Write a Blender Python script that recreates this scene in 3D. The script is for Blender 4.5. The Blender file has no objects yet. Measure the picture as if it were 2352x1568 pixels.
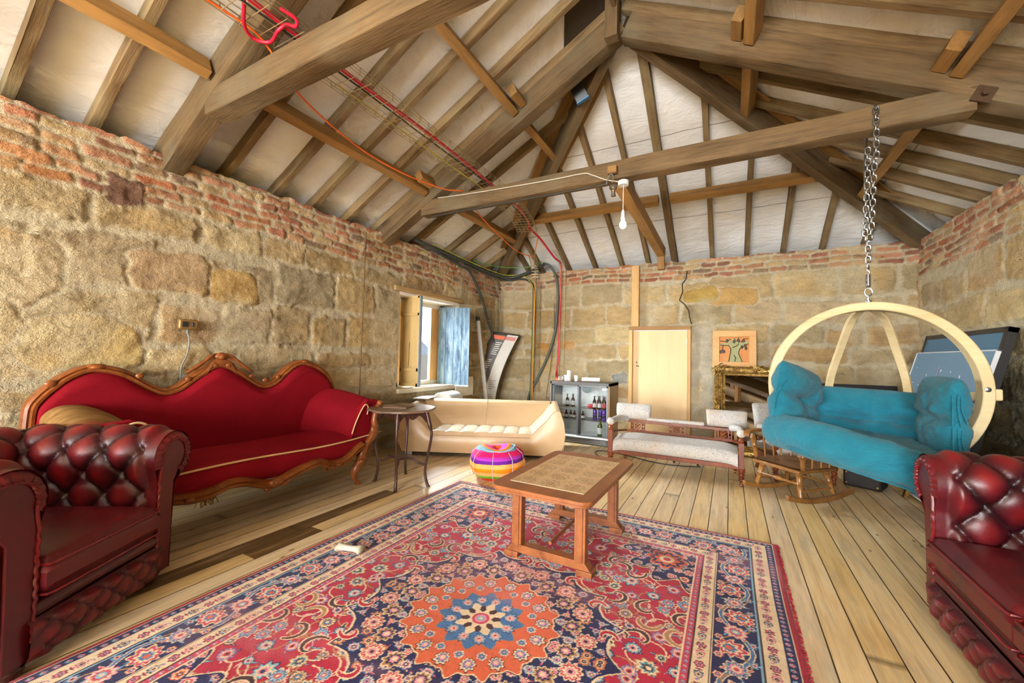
import bpy, math, random
import numpy as np
from mathutils import Vector, Matrix
PI=math.pi; cos=math.cos; sin=math.sin
C=bpy.context.scene.collection
rnd=random.Random(7); nrg=np.random.default_rng(11)
def s2l(c): return c/12.92 if c<=.04045 else ((c+.055)/1.055)**2.4
def sr(r,g,b): return (s2l(r/255),s2l(g/255),s2l(b/255))
# ---------------------------------------------------------------- node helper
class NT:
    def __init__(s,name,rough=.6,metal=0.0,col=None,spec=.5):
        s.mat=bpy.data.materials.new(name); s.mat.use_nodes=True; s.t=s.mat.node_tree
        s.b=next(n for n in s.t.nodes if n.type=='BSDF_PRINCIPLED')
        s.o=next(n for n in s.t.nodes if n.type=='OUTPUT_MATERIAL')
        s.b.inputs['Roughness'].default_value=rough; s.b.inputs['Metallic'].default_value=metal
        s.b.inputs['Specular IOR Level'].default_value=spec
        if col: s.set('Base Color',col)
    def put(s,sock,v):
        if isinstance(v,bpy.types.NodeSocket): s.t.links.new(v,sock)
        elif isinstance(v,(tuple,list)) and len(v)==3 and sock.type=='RGBA': sock.default_value=(*v,1)
        else: sock.default_value=v
    def set(s,k,v): s.put(s.b.inputs[k],v)
    def n(s,typ,**k):
        nd=s.t.nodes.new('ShaderNode'+typ)
        for a,v in k.items():
            if a[0].islower(): setattr(nd,a,v)
        for a,v in k.items():
            if not a[0].islower(): s.put(nd.inputs[a.replace('_',' ')],v)
        return nd
    def obj(s): return s.n('TexCoord').outputs['Object']
    def mapped(s,v,scale=(1,1,1),loc=(0,0,0),rot=(0,0,0)):
        return s.n('Mapping',Vector=v,Scale=scale,Location=loc,Rotation=rot).outputs[0]
    def noise(s,v,sc=5,det=5,rough=.55,dist=0.0): return s.n('TexNoise',Vector=v,Scale=sc,Detail=det,Roughness=rough,Distortion=dist).outputs['Fac']
    def m(s,op,a,b=0.0,c=0.0):
        nd=s.t.nodes.new('ShaderNodeMath'); nd.operation=op
        s.put(nd.inputs[0],a); s.put(nd.inputs[1],b); s.put(nd.inputs[2],c); return nd.outputs[0]
    def ramp(s,f,stops,interp='LINEAR'):
        nd=s.t.nodes.new('ShaderNodeValToRGB'); cr=nd.color_ramp; cr.interpolation=interp
        while len(cr.elements)<len(stops): cr.elements.new(.5)
        for e,(p,c) in zip(cr.elements,stops):
            e.position=p; e.color=(c,c,c,1) if isinstance(c,(int,float)) else (*c,1)
        s.t.links.new(f,nd.inputs[0]); return nd.outputs[0]
    def mix(s,f,a,b,blend='MIX'):
        nd=s.t.nodes.new('ShaderNodeMix'); nd.data_type='RGBA'; nd.blend_type=blend
        s.put(nd.inputs[0],f); s.put(nd.inputs[6],a); s.put(nd.inputs[7],b); return nd.outputs[2]
    def bump(s,h,st=.3,d=.01,nrm=None):
        nd=s.n('Bump',Height=h,Strength=st,Distance=d)
        if nrm: s.t.links.new(nrm,nd.inputs['Normal'])
        s.t.links.new(nd.outputs[0],s.b.inputs['Normal']); return nd.outputs[0]
    def xyz(s,v):
        nd=s.n('SeparateXYZ',Vector=v); return nd.outputs
    def attr(s,name='Col'): return s.n('Attribute',attribute_name=name).outputs['Color']
    def rand(s): return s.n('ObjectInfo').outputs['Random']
def plain(name,col,rough=.5,metal=0.0,spec=.5,var=.12,sc=18,bump=0.0,bsc=120):
    t=NT(name,rough,metal,None,spec); v=t.obj(); f=t.noise(v,sc,4)
    t.set('Base Color',t.mix(f,tuple(c*(1-var) for c in col),tuple(min(1,c*(1+var)) for c in col)))
    if bump: t.bump(t.noise(v,bsc,3),bump,.003)
    return t.mat
def wood(name,dark,light,rough=.45,axis=0,gs=14,random_amt=.25,grain=.35,spec=.4,worn=None):
    t=NT(name,rough,0,None,spec); v=t.obj()
    sc=[gs]*3; sc[axis]=gs*.08
    r=t.rand(); off=t.n('CombineXYZ',X=t.m('MULTIPLY',r,31.0),Y=t.m('MULTIPLY',r,17.0),Z=t.m('MULTIPLY',r,23.0)).outputs[0]
    vv=t.n('VectorMath',operation='ADD'); t.put(vv.inputs[0],v); t.put(vv.inputs[1],off); v2=vv.outputs[0]
    mv=t.mapped(v2,tuple(sc))
    a=t.noise(mv,1.0,4,.65,.6); b=t.noise(t.mapped(v2,tuple(x*5 for x in sc)),1.0,3,.6); c=t.noise(v2,2.2,3)
    f=t.m('ADD',t.m('MULTIPLY',a,.55),t.m('ADD',t.m('MULTIPLY',b,.3),t.m('MULTIPLY',c,.3)))
    col=t.ramp(f,[(.38,dark),(.52,tuple((p+q)/2 for p,q in zip(dark,light))),(.72,light)])
    k=t.m('ADD',t.m('MULTIPLY',r,random_amt*2),1-random_amt)
    hs=t.n('HueSaturation',Color=col,Value=k).outputs[0]
    if worn: hs=t.mix(t.ramp(t.noise(v2,1.6,4),[(.5,0.0),(.68,.7)]),hs,worn)
    t.set('Base Color',hs); t.bump(t.m('ADD',a,t.m('MULTIPLY',b,1.0)),grain,.004); return t.mat
# ---------------------------------------------------------------- mesh helper
class MB:
    def __init__(s): s.v=[]; s.f=[]
    def add(s,V,F,Mx=None):
        o=len(s.v)
        if Mx is not None: V=[tuple(Mx@Vector(p)) for p in V]
        s.v+= [tuple(p) for p in V]; s.f+=[tuple(i+o for i in q) for q in F]; return s
    def box(s,c,d,Mx=None):
        x,y,z=c; a,b,e=d[0]/2,d[1]/2,d[2]/2
        V=[(x+i*a,y+j*b,z+k*e) for k in(-1,1) for j in(-1,1) for i in(-1,1)]
        return s.add(V,[(0,2,3,1),(4,5,7,6),(0,1,5,4),(2,6,7,3),(0,4,6,2),(1,3,7,5)],Mx)
    def bar(s,p0,p1,w,h,up=(0,0,1)):
        p0=Vector(p0);p1=Vector(p1);d=(p1-p0);L=d.length;d.normalize();u=Vector(up)
        sd=u.cross(d)
        if sd.length<1e-5: sd=Vector((1,0,0)).cross(d)
        sd.normalize();u=d.cross(sd)
        Mx=Matrix((( d.x,sd.x,u.x,p0.x),(d.y,sd.y,u.y,p0.y),(d.z,sd.z,u.z,p0.z),(0,0,0,1)))
        return s.box((L/2,0,0),(L,w,h),Mx)
    def tube(s,P,r,n=8,closed=False,flat=None):
        P=[Vector(p) for p in P]; m=len(P); R=r if isinstance(r,(list,tuple)) else [r]*m
        T=[]
        for i in range(m):
            a=P[(i-1)%m] if closed or i>0 else P[0]; b=P[(i+1)%m] if closed or i<m-1 else P[-1]
            t=(b-a); T.append(t.normalized() if t.length>1e-9 else Vector((0,0,1)))
        nr=T[0].orthogonal().normalized(); V=[]
        for i in range(m):
            nr=(nr-T[i]*nr.dot(T[i])); nr=nr.normalized() if nr.length>1e-6 else T[i].orthogonal().normalized()
            bn=T[i].cross(nr)
            for k in range(n):
                a=2*PI*k/n; V.append(P[i]+nr*(cos(a)*R[i])+bn*(sin(a)*R[i]))
        F=[]
        for i in range(m if closed else m-1):
            j=(i+1)%m
            for k in range(n): F.append((i*n+k,i*n+(k+1)%n,j*n+(k+1)%n,j*n+k))
        if not closed: F+= [tuple(reversed(range(n))),tuple((m-1)*n+k for k in range(n))]
        return s.add(V,F)
    def lathe(s,prof,c=(0,0,0),n=16,Mx=None,cap=True):
        V=[];F=[]
        for r,z in prof:
            for k in range(n): a=2*PI*k/n; V.append((c[0]+r*cos(a),c[1]+r*sin(a),c[2]+z))
        for i in range(len(prof)-1):
            for k in range(n): F.append((i*n+k,i*n+(k+1)%n,(i+1)*n+(k+1)%n,(i+1)*n+k))
        if cap: F+=[tuple(reversed(range(n))),tuple((len(prof)-1)*n+k for k in range(n))]
        return s.add(V,F,Mx)
    def spindle(s,p0,p1,prof,n=12):   # prof (t 0..1, radius) from p0 to p1
        p0=Vector(p0);p1=Vector(p1);d=p1-p0;L=d.length
        Mx=Matrix.Translation(p0)@d.to_track_quat('Z','Y').to_matrix().to_4x4()
        return s.lathe([(r,t*L) for t,r in prof],(0,0,0),n,Mx)
    def grid(s,fn,nu,nv,wu=False,wv=False):
        U=nu if wu else nu+1; W=nv if wv else nv+1
        V=[fn(i/nu,j/nv) for i in range(U) for j in range(W)]
        F=[(i*W+j,((i+1)%U)*W+j,((i+1)%U)*W+(j+1)%W,i*W+(j+1)%W) for i in range(nu) for j in range(nv)]
        return s.add(V,F)
    def prism(s,poly,z0,z1,Mx=None):
        n=len(poly); V=[(x,y,z0) for x,y in poly]+[(x,y,z1) for x,y in poly]
        F=[tuple(reversed(range(n))),tuple(range(n,2*n))]+[(i,(i+1)%n,n+(i+1)%n,n+i) for i in range(n)]
        return s.add(V,F,Mx)
    def ball(s,c,r,n=14,e=1.0,Mx=None):
        rx,ry,rz=r if isinstance(r,(tuple,list)) else (r,r,r)
        sp=lambda x:math.copysign(abs(x)**e,x)
        V=[];F=[];m=n//2+1
        for i in range(m+1):
            t=-PI/2+PI*i/m
            for k in range(n):
                a=2*PI*k/n; V.append((c[0]+rx*sp(cos(t))*sp(cos(a)),c[1]+ry*sp(cos(t))*sp(sin(a)),c[2]+rz*sp(sin(t))))
        for i in range(m):
            for k in range(n): F.append((i*n+k,i*n+(k+1)%n,(i+1)*n+(k+1)%n,(i+1)*n+k))
        return s.add(V,F,Mx)
    def build(s,name,mat,parent=None,smooth=35,bev=0,sub=0,loc=None,cols=None):
        me=bpy.data.meshes.new(name); me.from_pydata(s.v,[],s.f); me.update()
        return finish(me,name,mat,parent,smooth,bev,sub,loc,cols)
def finish(me,name,mat,parent=None,smooth=35,bev=0,sub=0,loc=None,cols=None):
    if smooth:
        me.shade_smooth(); me.set_sharp_from_angle(angle=math.radians(smooth))
    if cols is not None:
        at=me.color_attributes.new('Col','FLOAT_COLOR','POINT')
        a=np.ones((len(me.vertices),4),np.float32); a[:,:3]=cols; at.data.foreach_set('color',a.ravel())
    o=bpy.data.objects.new(name,me); me.materials.append(mat); C.objects.link(o)
    if parent is not None: o.parent=parent
    if loc is not None:   # world-space vertices re-based on an origin
        me.transform(Matrix.Translation(-Vector(loc))); o.location=loc
    if bev:
        md=o.modifiers.new('Bevel','BEVEL'); md.width=bev; md.segments=2; md.limit_method='ANGLE'; md.angle_limit=math.radians(40)
    if sub:
        md=o.modifiers.new('Subsurf','SUBSURF'); md.levels=sub; md.render_levels=sub
    return o
def npmesh(name,V,F,mat,parent=None,cols=None,loc=None,smooth=180):
    me=bpy.data.meshes.new(name); V=np.asarray(V,np.float32); F=np.asarray(F,np.int32)
    me.vertices.add(len(V)); me.vertices.foreach_set('co',V.ravel())
    me.loops.add(F.size); me.loops.foreach_set('vertex_index',F.ravel())
    me.polygons.add(len(F)); me.polygons.foreach_set('loop_start',np.arange(0,F.size,F.shape[1],dtype=np.int32))
    me.update(calc_edges=True); me.validate()
    me.shade_smooth()
    return finish(me,name,mat,parent,0,0,0,loc,cols)
def gridfaces(nu,nv,flip=False):
    i,j=np.meshgrid(np.arange(nu-1),np.arange(nv-1),indexing='ij'); a=(i*nv+j).ravel()
    F=np.stack([a,a+nv,a+nv+1,a+1],1); return F[:,::-1] if flip else F
def tag(o,label=None,cat=None,group=None,kind=None):
    if label: o['label']=label
    if cat: o['category']=cat
    if group: o['group']=group
    if kind: o['kind']=kind
    return o
def thing(name,label,cat,loc=(0,0,0),rz=0.0,group=None,rot=None):
    o=bpy.data.objects.new(name,None); C.objects.link(o); o.location=loc; o.rotation_euler=rot or (0,0,rz)
    o.empty_display_size=.1; return tag(o,label,cat,group)
def solo(mb,name,mat,label,cat,loc=None,group=None,kind=None,**k):
    return tag(mb.build(name,mat,None,loc=loc,**k),label,cat,group,kind)
def dup(o,loc=None,rz=None,label=None):
    def cp(x,par):
        c=x.copy(); C.objects.link(c); c.parent=par
        for ch in x.children: cp(ch,c)
        return c
    c=cp(o,None)
    if loc is not None: c.location=loc
    if rz is not None: c.rotation_euler=(0,0,rz)
    if label: c['label']=label
    return c
def spline(P,n=8,closed=False):   # Catmull-Rom
    P=[Vector(p) for p in P]; m=len(P); out=[]
    for i in range(m if closed else m-1):
        g=lambda k:P[k%m] if closed else P[max(0,min(m-1,k))]
        a,b,c,d=g(i-1),g(i),g(i+1),g(i+2)
        for q in range(n):
            t=q/n; out.append(.5*((2*b)+(c-a)*t+(2*a-5*b+4*c-d)*t*t+(3*b-3*c+d-a)*t**3))
    if not closed: out.append(P[-1].copy())
    return out
# ---------------------------------------------------------------- numeric noise
_T=nrg.random((256,256))
def vn(x,y,seed=0):
    x=np.asarray(x)+seed*17.3; y=np.asarray(y)+seed*9.1
    xi=np.floor(x).astype(int);yi=np.floor(y).astype(int);fx=x-xi;fy=y-yi
    fx=fx*fx*(3-2*fx);fy=fy*fy*(3-2*fy)
    g=lambda a,b:_T[a&255,b&255]
    return (g(xi,yi)*(1-fx)+g(xi+1,yi)*fx)*(1-fy)+(g(xi,yi+1)*(1-fx)+g(xi+1,yi+1)*fx)*fy-.5
def fbm(x,y,o=4,seed=0):
    r=0;a=1
    for k in range(o): r=r+a*vn(x*2**k,y*2**k,seed+k*3);a*=.5
    return r
def sst(a,b,x):
    t=np.clip((x-a)/(b-a),0,1); return t*t*(3-2*t)
# ---------------------------------------------------------------- camera
FPX,YAW,PIT,ROL,CH=925.4,-.4965,.0348,.0210,1.25
fw=Vector((sin(YAW)*cos(PIT),cos(YAW)*cos(PIT),sin(PIT))); rg=Vector((cos(YAW),-sin(YAW),0)); up=rg.cross(fw)
rg,up=rg*cos(ROL)+up*sin(ROL),up*cos(ROL)-rg*sin(ROL)
cd=bpy.data.cameras.new('camera'); cam=bpy.data.objects.new('camera',cd); C.objects.link(cam)
cd.sensor_width=36; cd.lens=FPX/2352*36; cd.clip_start=.05; cd.clip_end=200
cam.matrix_world=Matrix(((rg.x,up.x,-fw.x,0),(rg.y,up.y,-fw.y,0),(rg.z,up.z,-fw.z,CH),(0,0,0,1)))
bpy.context.scene.camera=cam
XL,XR,YF,YB,ZW=-3.943,2.05,6.776,-6.2,2.79
XM=(XL+XR)/2; SL=.545; RU0=2.93
def RU(d): return RU0+SL*d
# ================================================================ materials
OLD=wood('old_timber',sr(56,44,29),sr(122,98,66),.7,0,16,.2,.6,.25,worn=sr(116,104,80))
OLDR=wood('rafter_timber',sr(74,58,38),sr(144,118,82),.75,0,16,.2,.6,.2,worn=sr(146,130,94))
NEW=wood('newer_timber',sr(116,82,42),sr(176,134,78),.65,0,14,.15,.4,.3)
PALE=wood('pine_board',sr(196,146,84),sr(226,184,124),.55,2,12,.12,.2,.3)
MAHO=wood('mahogany',sr(70,28,14),sr(140,68,34),.3,2,12,.1,.15,.5)
WALN=wood('carved_walnut',sr(84,42,16),sr(156,88,40),.32,1,9,.1,.15,.5)
DARKW=wood('ebonised_wood',sr(38,20,16),sr(78,46,36),.35,2,10,.1,.15,.5)
TEAK=wood('teak',sr(104,54,28),sr(158,96,54),.38,1,10,.1,.15,.5)
RCK=wood('varnished_beech',sr(92,54,24),sr(152,104,52),.3,2,10,.12,.12,.5)
LAM=wood('laminated_spruce',sr(196,172,124),sr(222,202,158),.5,0,8,.05,.1,.3)
PLY=wood('plywood',sr(218,184,132),sr(230,200,152),.5,2,5,.05,.08,.35)
BLACKP=plain('black_paint',sr(34,32,32),.4); STEEL=plain('galvanised_steel',sr(170,172,170),.3,1.0)
BRASS=plain('tray_wire',sr(190,178,140),.35,.8); WHITEP=plain('white_plastic',sr(228,228,226),.4)
DKPL=plain('dark_plastic',sr(40,42,44),.35); REDC=plain('red_cable',sr(206,24,56),.4); ORC=plain('orange_cable',sr(236,106,34),.4)
YELC=plain('yellow_green_cable',sr(170,170,50),.5); GRNC=plain('green_cable',sr(90,150,70),.5); GREYC=plain('grey_cable',sr(120,122,112),.5)
YELP=plain('yellow_enamel',sr(240,206,30),.35); PAPER=plain('white_paper',sr(234,232,228),.6)
GOLD=NT('gilt',.35,.75); _v=GOLD.obj(); GOLD.set('Base Color',GOLD.ramp(GOLD.noise(_v,22,5),[(.3,sr(104,78,42)),(.5,sr(176,138,72)),(.7,sr(226,196,124))])); GOLD.bump(GOLD.noise(_v,50,3),.25,.003); GOLD=GOLD.mat
def m_stone():
    t=NT('stone_and_brick',.9,0,None,.2); v=t.obj(); c=t.attr()
    a=t.noise(v,9,4,.65); b=t.noise(t.mapped(v,(38,38,60)),1,4,.7,.4)
    k=t.m('ADD',.62,t.m('ADD',t.m('MULTIPLY',a,.45),t.m('MULTIPLY',b,.36)))
    hs=t.n('HueSaturation',Color=c,Value=k).outputs[0]
    pit=t.ramp(t.noise(t.mapped(v,(16,16,30)),1,5,.78,1.2),[(.3,0.0),(.37,1.0)])
    t.set('Base Color',t.mix(t.m('MULTIPLY',t.m('SUBTRACT',1.0,pit),.45),hs,sr(92,68,38)))
    h=t.m('ADD',t.m('MULTIPLY',a,.8),t.m('ADD',t.m('MULTIPLY',b,.5),t.m('MULTIPLY',pit,.35)))
    h=t.m('ADD',h,t.m('MULTIPLY',t.noise(t.mapped(v,(60,60,95)),1,3,.75,.8),.35)); t.bump(h,1.0,.036); return t.mat
STONE=m_stone()
def m_floor():
    t=NT('floorboards',.4,0,None,.45); v=t.obj(); x,y,z=t.xyz(v)
    u=t.m('DIVIDE',t.m('ADD',x,.274),.131); k=t.m('FLOOR',u); fr=t.m('SUBTRACT',u,k)
    rn=t.n('TexWhiteNoise',noise_dimensions='1D',W=k).outputs['Value']
    # board ends
    yy=t.m('ADD',t.m('DIVIDE',y,9.0),t.m('MULTIPLY',rn,7.3)); yk=t.m('FLOOR',yy); yf=t.m('SUBTRACT',yy,yk)
    rn2=t.n('TexWhiteNoise',noise_dimensions='2D',Vector=t.n('CombineXYZ',X=k,Y=yk).outputs[0]).outputs['Value']
    wob=t.m('MULTIPLY',t.m('SUBTRACT',t.noise(t.mapped(v,(6,2.2,1)),1,3),.5),.03)
    e=t.m('MINIMUM',t.m('ADD',fr,wob),t.m('SUBTRACT',1.0,t.m('ADD',fr,wob))); gap=t.ramp(e,[(.012,0.0),(.03,1.0)])
    ge=t.ramp(t.m('MINIMUM',yf,t.m('SUBTRACT',1.0,yf)),[(.0002,0.4),(.0004,1.0)])
    gapm=t.m('MULTIPLY',gap,ge)
    off=t.n('CombineXYZ',X=t.m('MULTIPLY',rn2,40.0),Y=t.m('MULTIPLY',rn2,13.0),Z=0.0).outputs[0]
    vv=t.n('VectorMath',operation='ADD'); t.put(vv.inputs[0],v); t.put(vv.inputs[1],off); w=vv.outputs[0]
    g=t.noise(t.mapped(w,(26,1.6,1)),1,6,.6,.9); g2=t.noise(t.mapped(w,(110,4,1)),1,3,.6)
    gr=t.m('ADD',t.m('MULTIPLY',g,.65),t.m('MULTIPLY',g2,.35))
    col=t.ramp(gr,[(.33,sr(204,168,112)),(.5,sr(232,200,144)),(.68,sr(242,220,174))])
    col=t.n('HueSaturation',Color=col,Value=t.m('ADD',.9,t.m('MULTIPLY',rn2,.16)),Saturation=t.m('ADD',.8,t.m('MULTIPLY',rn,.3))).outputs[0]
    gy=t.ramp(t.noise(t.mapped(w,(9,1.3,1)),1,5,.7),[(.52,0.0),(.7,.6)])
    col=t.mix(gy,col,sr(176,170,150))
    kn=t.n('TexVoronoi',Vector=t.mapped(w,(9,3.2,1)),Scale=1.0,Randomness=1.0).outputs['Distance']
    knm=t.ramp(t.m('ADD',kn,t.m('MULTIPLY',t.noise(w,40,2),.03)),[(.06,.9),(.1,0.0)])
    col=t.mix(knm,col,sr(104,66,30))
    # the run of old, dark boards by the red sofa
    kd=t.m('MULTIPLY',t.m('COMPARE',k,-19.0,.5),t.m('MULTIPLY',t.m('GREATER_THAN',y,.2),t.m('LESS_THAN',y,2.74)))
    kd2=t.m('MULTIPLY',t.m('COMPARE',k,-18.0,.5),t.m('MULTIPLY',t.m('GREATER_THAN',y,1.44),t.m('LESS_THAN',y,1.9)))
    dk=t.m('MULTIPLY',t.m('MINIMUM',t.m('ADD',kd,kd2),1.0),t.ramp(t.noise(t.mapped(v,(20,2,1)),1,4),[(.25,.6),(.5,.95)]))
    col=t.mix(dk,col,sr(96,68,34))
    # darker brown tone on the boards nearest the left wall
    col=t.mix(t.m('MULTIPLY',t.ramp(x,[(0.0,1.0),(1.0,0.0)]),t.m('MULTIPLY',t.m('LESS_THAN',x,-3.0),.35)),col,sr(120,98,58))
    col=t.mix(t.m('SUBTRACT',1.0,gapm),col,sr(70,50,28))
    t.set('Base Color',col); t.set('Roughness',t.m('ADD',.32,t.m('MULTIPLY',g,.3)))
    t.bump(t.m('ADD',t.m('MULTIPLY',gapm,1.0),t.m('MULTIPLY',gr,.12)),.5,.006); return t.mat
FLOOR=m_floor()
def m_memb():
    t=NT('roof_membrane',.7,0,None,.25); v=t.obj(); a=t.noise(v,1.3,4,.5,.5); b=t.noise(t.mapped(v,(3,3,3)),2,4)
    t.set('Base Color',t.ramp(a,[(.3,sr(220,218,214)),(.6,sr(236,236,234)),(.75,sr(228,222,208))]))
    w=t.noise(t.mapped(v,(1.2,1.2,6)),1.6,5,.6,2.0); t.bump(t.m('ADD',a,t.m('ADD',t.m('MULTIPLY',b,.4),t.m('MULTIPLY',w,.8))),.4,.05)
    x,y,z=t.xyz(v); zz=t.m('ADD',z,t.m('MULTIPLY',t.noise(t.mapped(v,(1.5,1.5,0)),1,3),.03)); sm=t.m('MINIMUM',t.m('ABSOLUTE',t.m('SUBTRACT',zz,3.335)),t.m('ABSOLUTE',t.m('SUBTRACT',zz,3.98)))
    ln=t.m('MULTIPLY',t.m('MULTIPLY',t.m('LESS_THAN',sm,.0025),t.m('GREATER_THAN',y,5.0)),.7); t.set('Base Color',t.mix(ln,t.ramp(a,[(.3,sr(220,218,214)),(.6,sr(236,236,234)),(.75,sr(228,222,208))]),sr(80,72,62))); return t.mat
MEMB=m_memb()
# ================================================================ floor
b=MB(); b.grid(lambda p,q:(XL-.5+p*(XR-XL+.9),YB-.2+q*(YF-YB+.4),0),30,40)
tag(b.build('floor',FLOOR),kind='structure')
# ================================================================ stone walls
PST=[tuple(c*.95 for c in p) for p in [sr(198,176,134),sr(192,168,122),sr(204,184,142),sr(186,164,124),sr(194,174,138),sr(200,180,146),sr(192,162,120),sr(182,166,132),sr(198,172,128)]]
PBR=[sr(198,134,100),sr(188,116,80),sr(206,150,116),sr(180,120,92),sr(202,160,120),sr(156,106,82),sr(206,176,130),sr(194,140,104),sr(150,124,100),sr(206,180,136)]
MORT=np.array(sr(204,190,158))
def stone_wall(name,L,H,place,flip,zb,openings=(),over=(),seed=1,res=.0135,ragged=.02,shade_mask=None):
    nu=int(L/res);nv=int(H/res); u=np.linspace(0,L,nu)[:,None]+np.zeros((1,nv)); v=np.linspace(0,H,nv)[None,:]+np.zeros((nu,1))
    rg_=np.random.default_rng(seed)
    uu=u+.07*fbm(u*2.1,v*2.1,3,seed)+.02*fbm(u*9,v*9,3,seed+5); vv=v+.06*fbm(u*1.3,v*1.3,3,seed+9)+.022*fbm(u*8,v*8,3,seed+2)
    vb=[-.1]
    while vb[-1]<zb-.14: vb.append(vb[-1]+rg_.choice([.24,.3,.36,.42]))
    vb[-1]=zb
    vb=np.array(vb); col=np.zeros((nu,nv,3)); mk=np.zeros((nu,nv)); hr=np.zeros((nu,nv))
    wr=.012+.022*(vn(u*3,v*3,seed+7)+.5)
    def course(sel,row0,row1,w0,w1,pal,pw,joint):
        ub=[-.5-rg_.random()*.3]
        while ub[-1]<L+1: ub.append(ub[-1]+w0+(w1-w0)*rg_.random())
        ub=np.array(ub); c=np.clip(np.searchsorted(ub,uu[sel])-1,0,len(ub)-2)
        du=np.minimum(uu[sel]-ub[c],ub[c+1]-uu[sel]); dv=np.minimum(vv[sel]-row0,row1-vv[sel])
        top=rg_.random(len(ub))*.3*(row1-row0)*(rg_.random(len(ub))>.6)*joint
        dv=np.minimum(dv,np.where(top[c]>0,row1-top[c]-vv[sel]+.0,9)) if joint else dv
        k=.014 if joint else .010
        d=-k*np.log(np.exp(-np.clip(du,-.2,.5)/k)+np.exp(-np.clip(dv,-.2,.5)/k))
        pc=np.array(pal)[rg_.choice(len(pal),len(ub),p=pw)]*(.86+.26*rg_.random((len(ub),1)))
        col[sel]=pc[c]; hr[sel]=rg_.random(len(ub))[c]
        w=wr[sel]*(1.0 if joint else .35)
        mk[sel]=sst(w*.35,w*1.5+.006,d+(.030*fbm(u[sel]*16,v[sel]*20,4,seed+4)+.012*fbm(u[sel]*60,v[sel]*60,2,seed+6))*(1 if joint else .35))
    for i in range(len(vb)-1):
        sel=(vv>=vb[i])&(vv<vb[i+1]) if i<len(vb)-2 else (vv>=vb[i])&(vv<zb)
        course(sel,vb[i],vb[i+1],(.4),1.0,PST,None,True)
    z=zb
    while z<H+.15:
        sel=(vv>=z)&(vv<z+.078); course(sel,z,z+.078,.19,.27,PBR,None,False); z+=.078
    for (cu,cv,ru,rv,cc) in over:
        e=(np.abs((u+.07*fbm(u*7,v*7,4,3)-cu)/ru)**5+np.abs((v+.06*fbm(u*7,v*7,4,8)-cv)/rv)**5)
        w=sst(1.25,.85,e); ring=sst(1.9,1.25,e)
        mk[:]=np.where(ring>0,np.minimum(mk,1-ring)*(1-w)+w,mk); col[:]=col*(1-w[...,None])+np.array(cc)*w[...,None]
    # lime wash / mortar smears
    sm=sst(.05,.35,fbm(u*1.7,v*1.7,4,seed+20))*.6
    sm=sm*(1-.6*sst(zb-.05,zb+.02,v)); mk2=mk*(1-sm)
    tone=1+.2*fbm(u*3.3,v*5,4,seed+30)[...,None]
    ochre=np.array(sr(200,160,92)); oc=(sst(.05,.45,fbm(u*4,v*4,3,seed+40))*.32)[...,None]
    stone=(col*(1-oc)+ochre*oc)*tone*(1+.16*fbm(u*9,v*22,4,seed+90))[...,None]
    cc=MORT*(1+.22*fbm(u*17,v*17,4,seed+50)[...,None])*(1-mk2[...,None])+stone*mk2[...,None]
    if shade_mask is not None: 
        dm=shade_mask(u,v)[...,None]; cc=cc*(1-dm)+np.array(sr(62,58,38))*dm  # blends painted shade into the stone colour
    crack=None
    disp=mk*(1-.6*sm)*(.008+.012*hr+.03*fbm(u*5,v*8,5,seed+60))+.006*fbm(u*30,v*30,3,seed+70)
    disp=np.clip(disp,-.005,.045)
    vz=v.copy(); ed=sst(H-.06,H,v); vz+=ed*ragged*2*vn(u*8,u*0+1.5,seed)+ed*ragged*vn(u*31,u*0+4.5,seed)
    P=place(u,vz,disp).reshape(-1,3)
    F=gridfaces(nu,nv,flip)
    if openings:
        fu=(u[:-1,:-1]+res/2).ravel();fv=(v[:-1,:-1]+res/2).ravel(); keep=np.ones(len(F),bool)
        jit=.02*vn(fu*9,fv*9,3)
        for (a0,a1,b0,b1) in openings: keep&=~((fu+jit>a0)&(fu+jit<a1)&(fv+jit>b0)&(fv+jit<b1))
        F=F[keep]
    o=npmesh(name,P,F,STONE,None,np.clip(cc,0,1).reshape(-1,3)); tag(o,kind='structure'); return o
S3=lambda a,b,c:np.stack([a,b,c],-1)
Y0=-.9
stone_wall('wall_left',YF-Y0+.12,ZW,lambda u,v,d:S3(XL+d-.02,Y0+u,v),True,2.36,
  openings=[(4.06-Y0,5.44-Y0,.77,2.11)],
  over=[(1.53-Y0,1.86,.27,.16,sr(188,160,122)),(1.22-Y0,2.42,.085,.1,sr(128,96,78)),(2.0-Y0,1.82,.2,.15,sr(200,166,106)),(.5-Y0,1.75,.4,.22,sr(196,170,128)),(1.05-Y0,1.28,.3,.17,sr(204,176,118)),(.45-Y0,1.38,.3,.17,sr(202,172,114))],seed=3)
PST=[tuple(min(1,c*q) for c,q in zip(p,(1.12,1.08,1.0))) for p in PST]; MORT=MORT*1.05
stone_wall('wall_far',XR-XL+.2,ZW,lambda u,v,d:S3(XL-.1+u,YF-d+.02,v),False,2.5,openings=[(-1.35-XL,-.44-XL,-.1,1.755)],
  over=[(-2.9-XL,1.42,.16,.07,sr(206,150,84)),(-2.45-XL,1.45,.14,.08,sr(214,160,90)),(.1-XL,2.2,.36,.13,sr(206,166,104)),(-.3-XL,2.25,.24,.1,sr(200,166,90)),(-.37-XL+.1,.95,.17,.8,sr(206,194,168)),(-1.62-XL+.1,.9,.12,.1,sr(150,152,146))],seed=8)
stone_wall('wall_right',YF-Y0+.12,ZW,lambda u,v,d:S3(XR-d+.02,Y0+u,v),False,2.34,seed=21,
  shade_mask=lambda u,v:.75*sst(1.35,1.1,v+.15*fbm(u*3,v*3,3,2))*sst(6.3-Y0,5.6-Y0,u))  # shadow low on the right wall, painted into its colour
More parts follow.
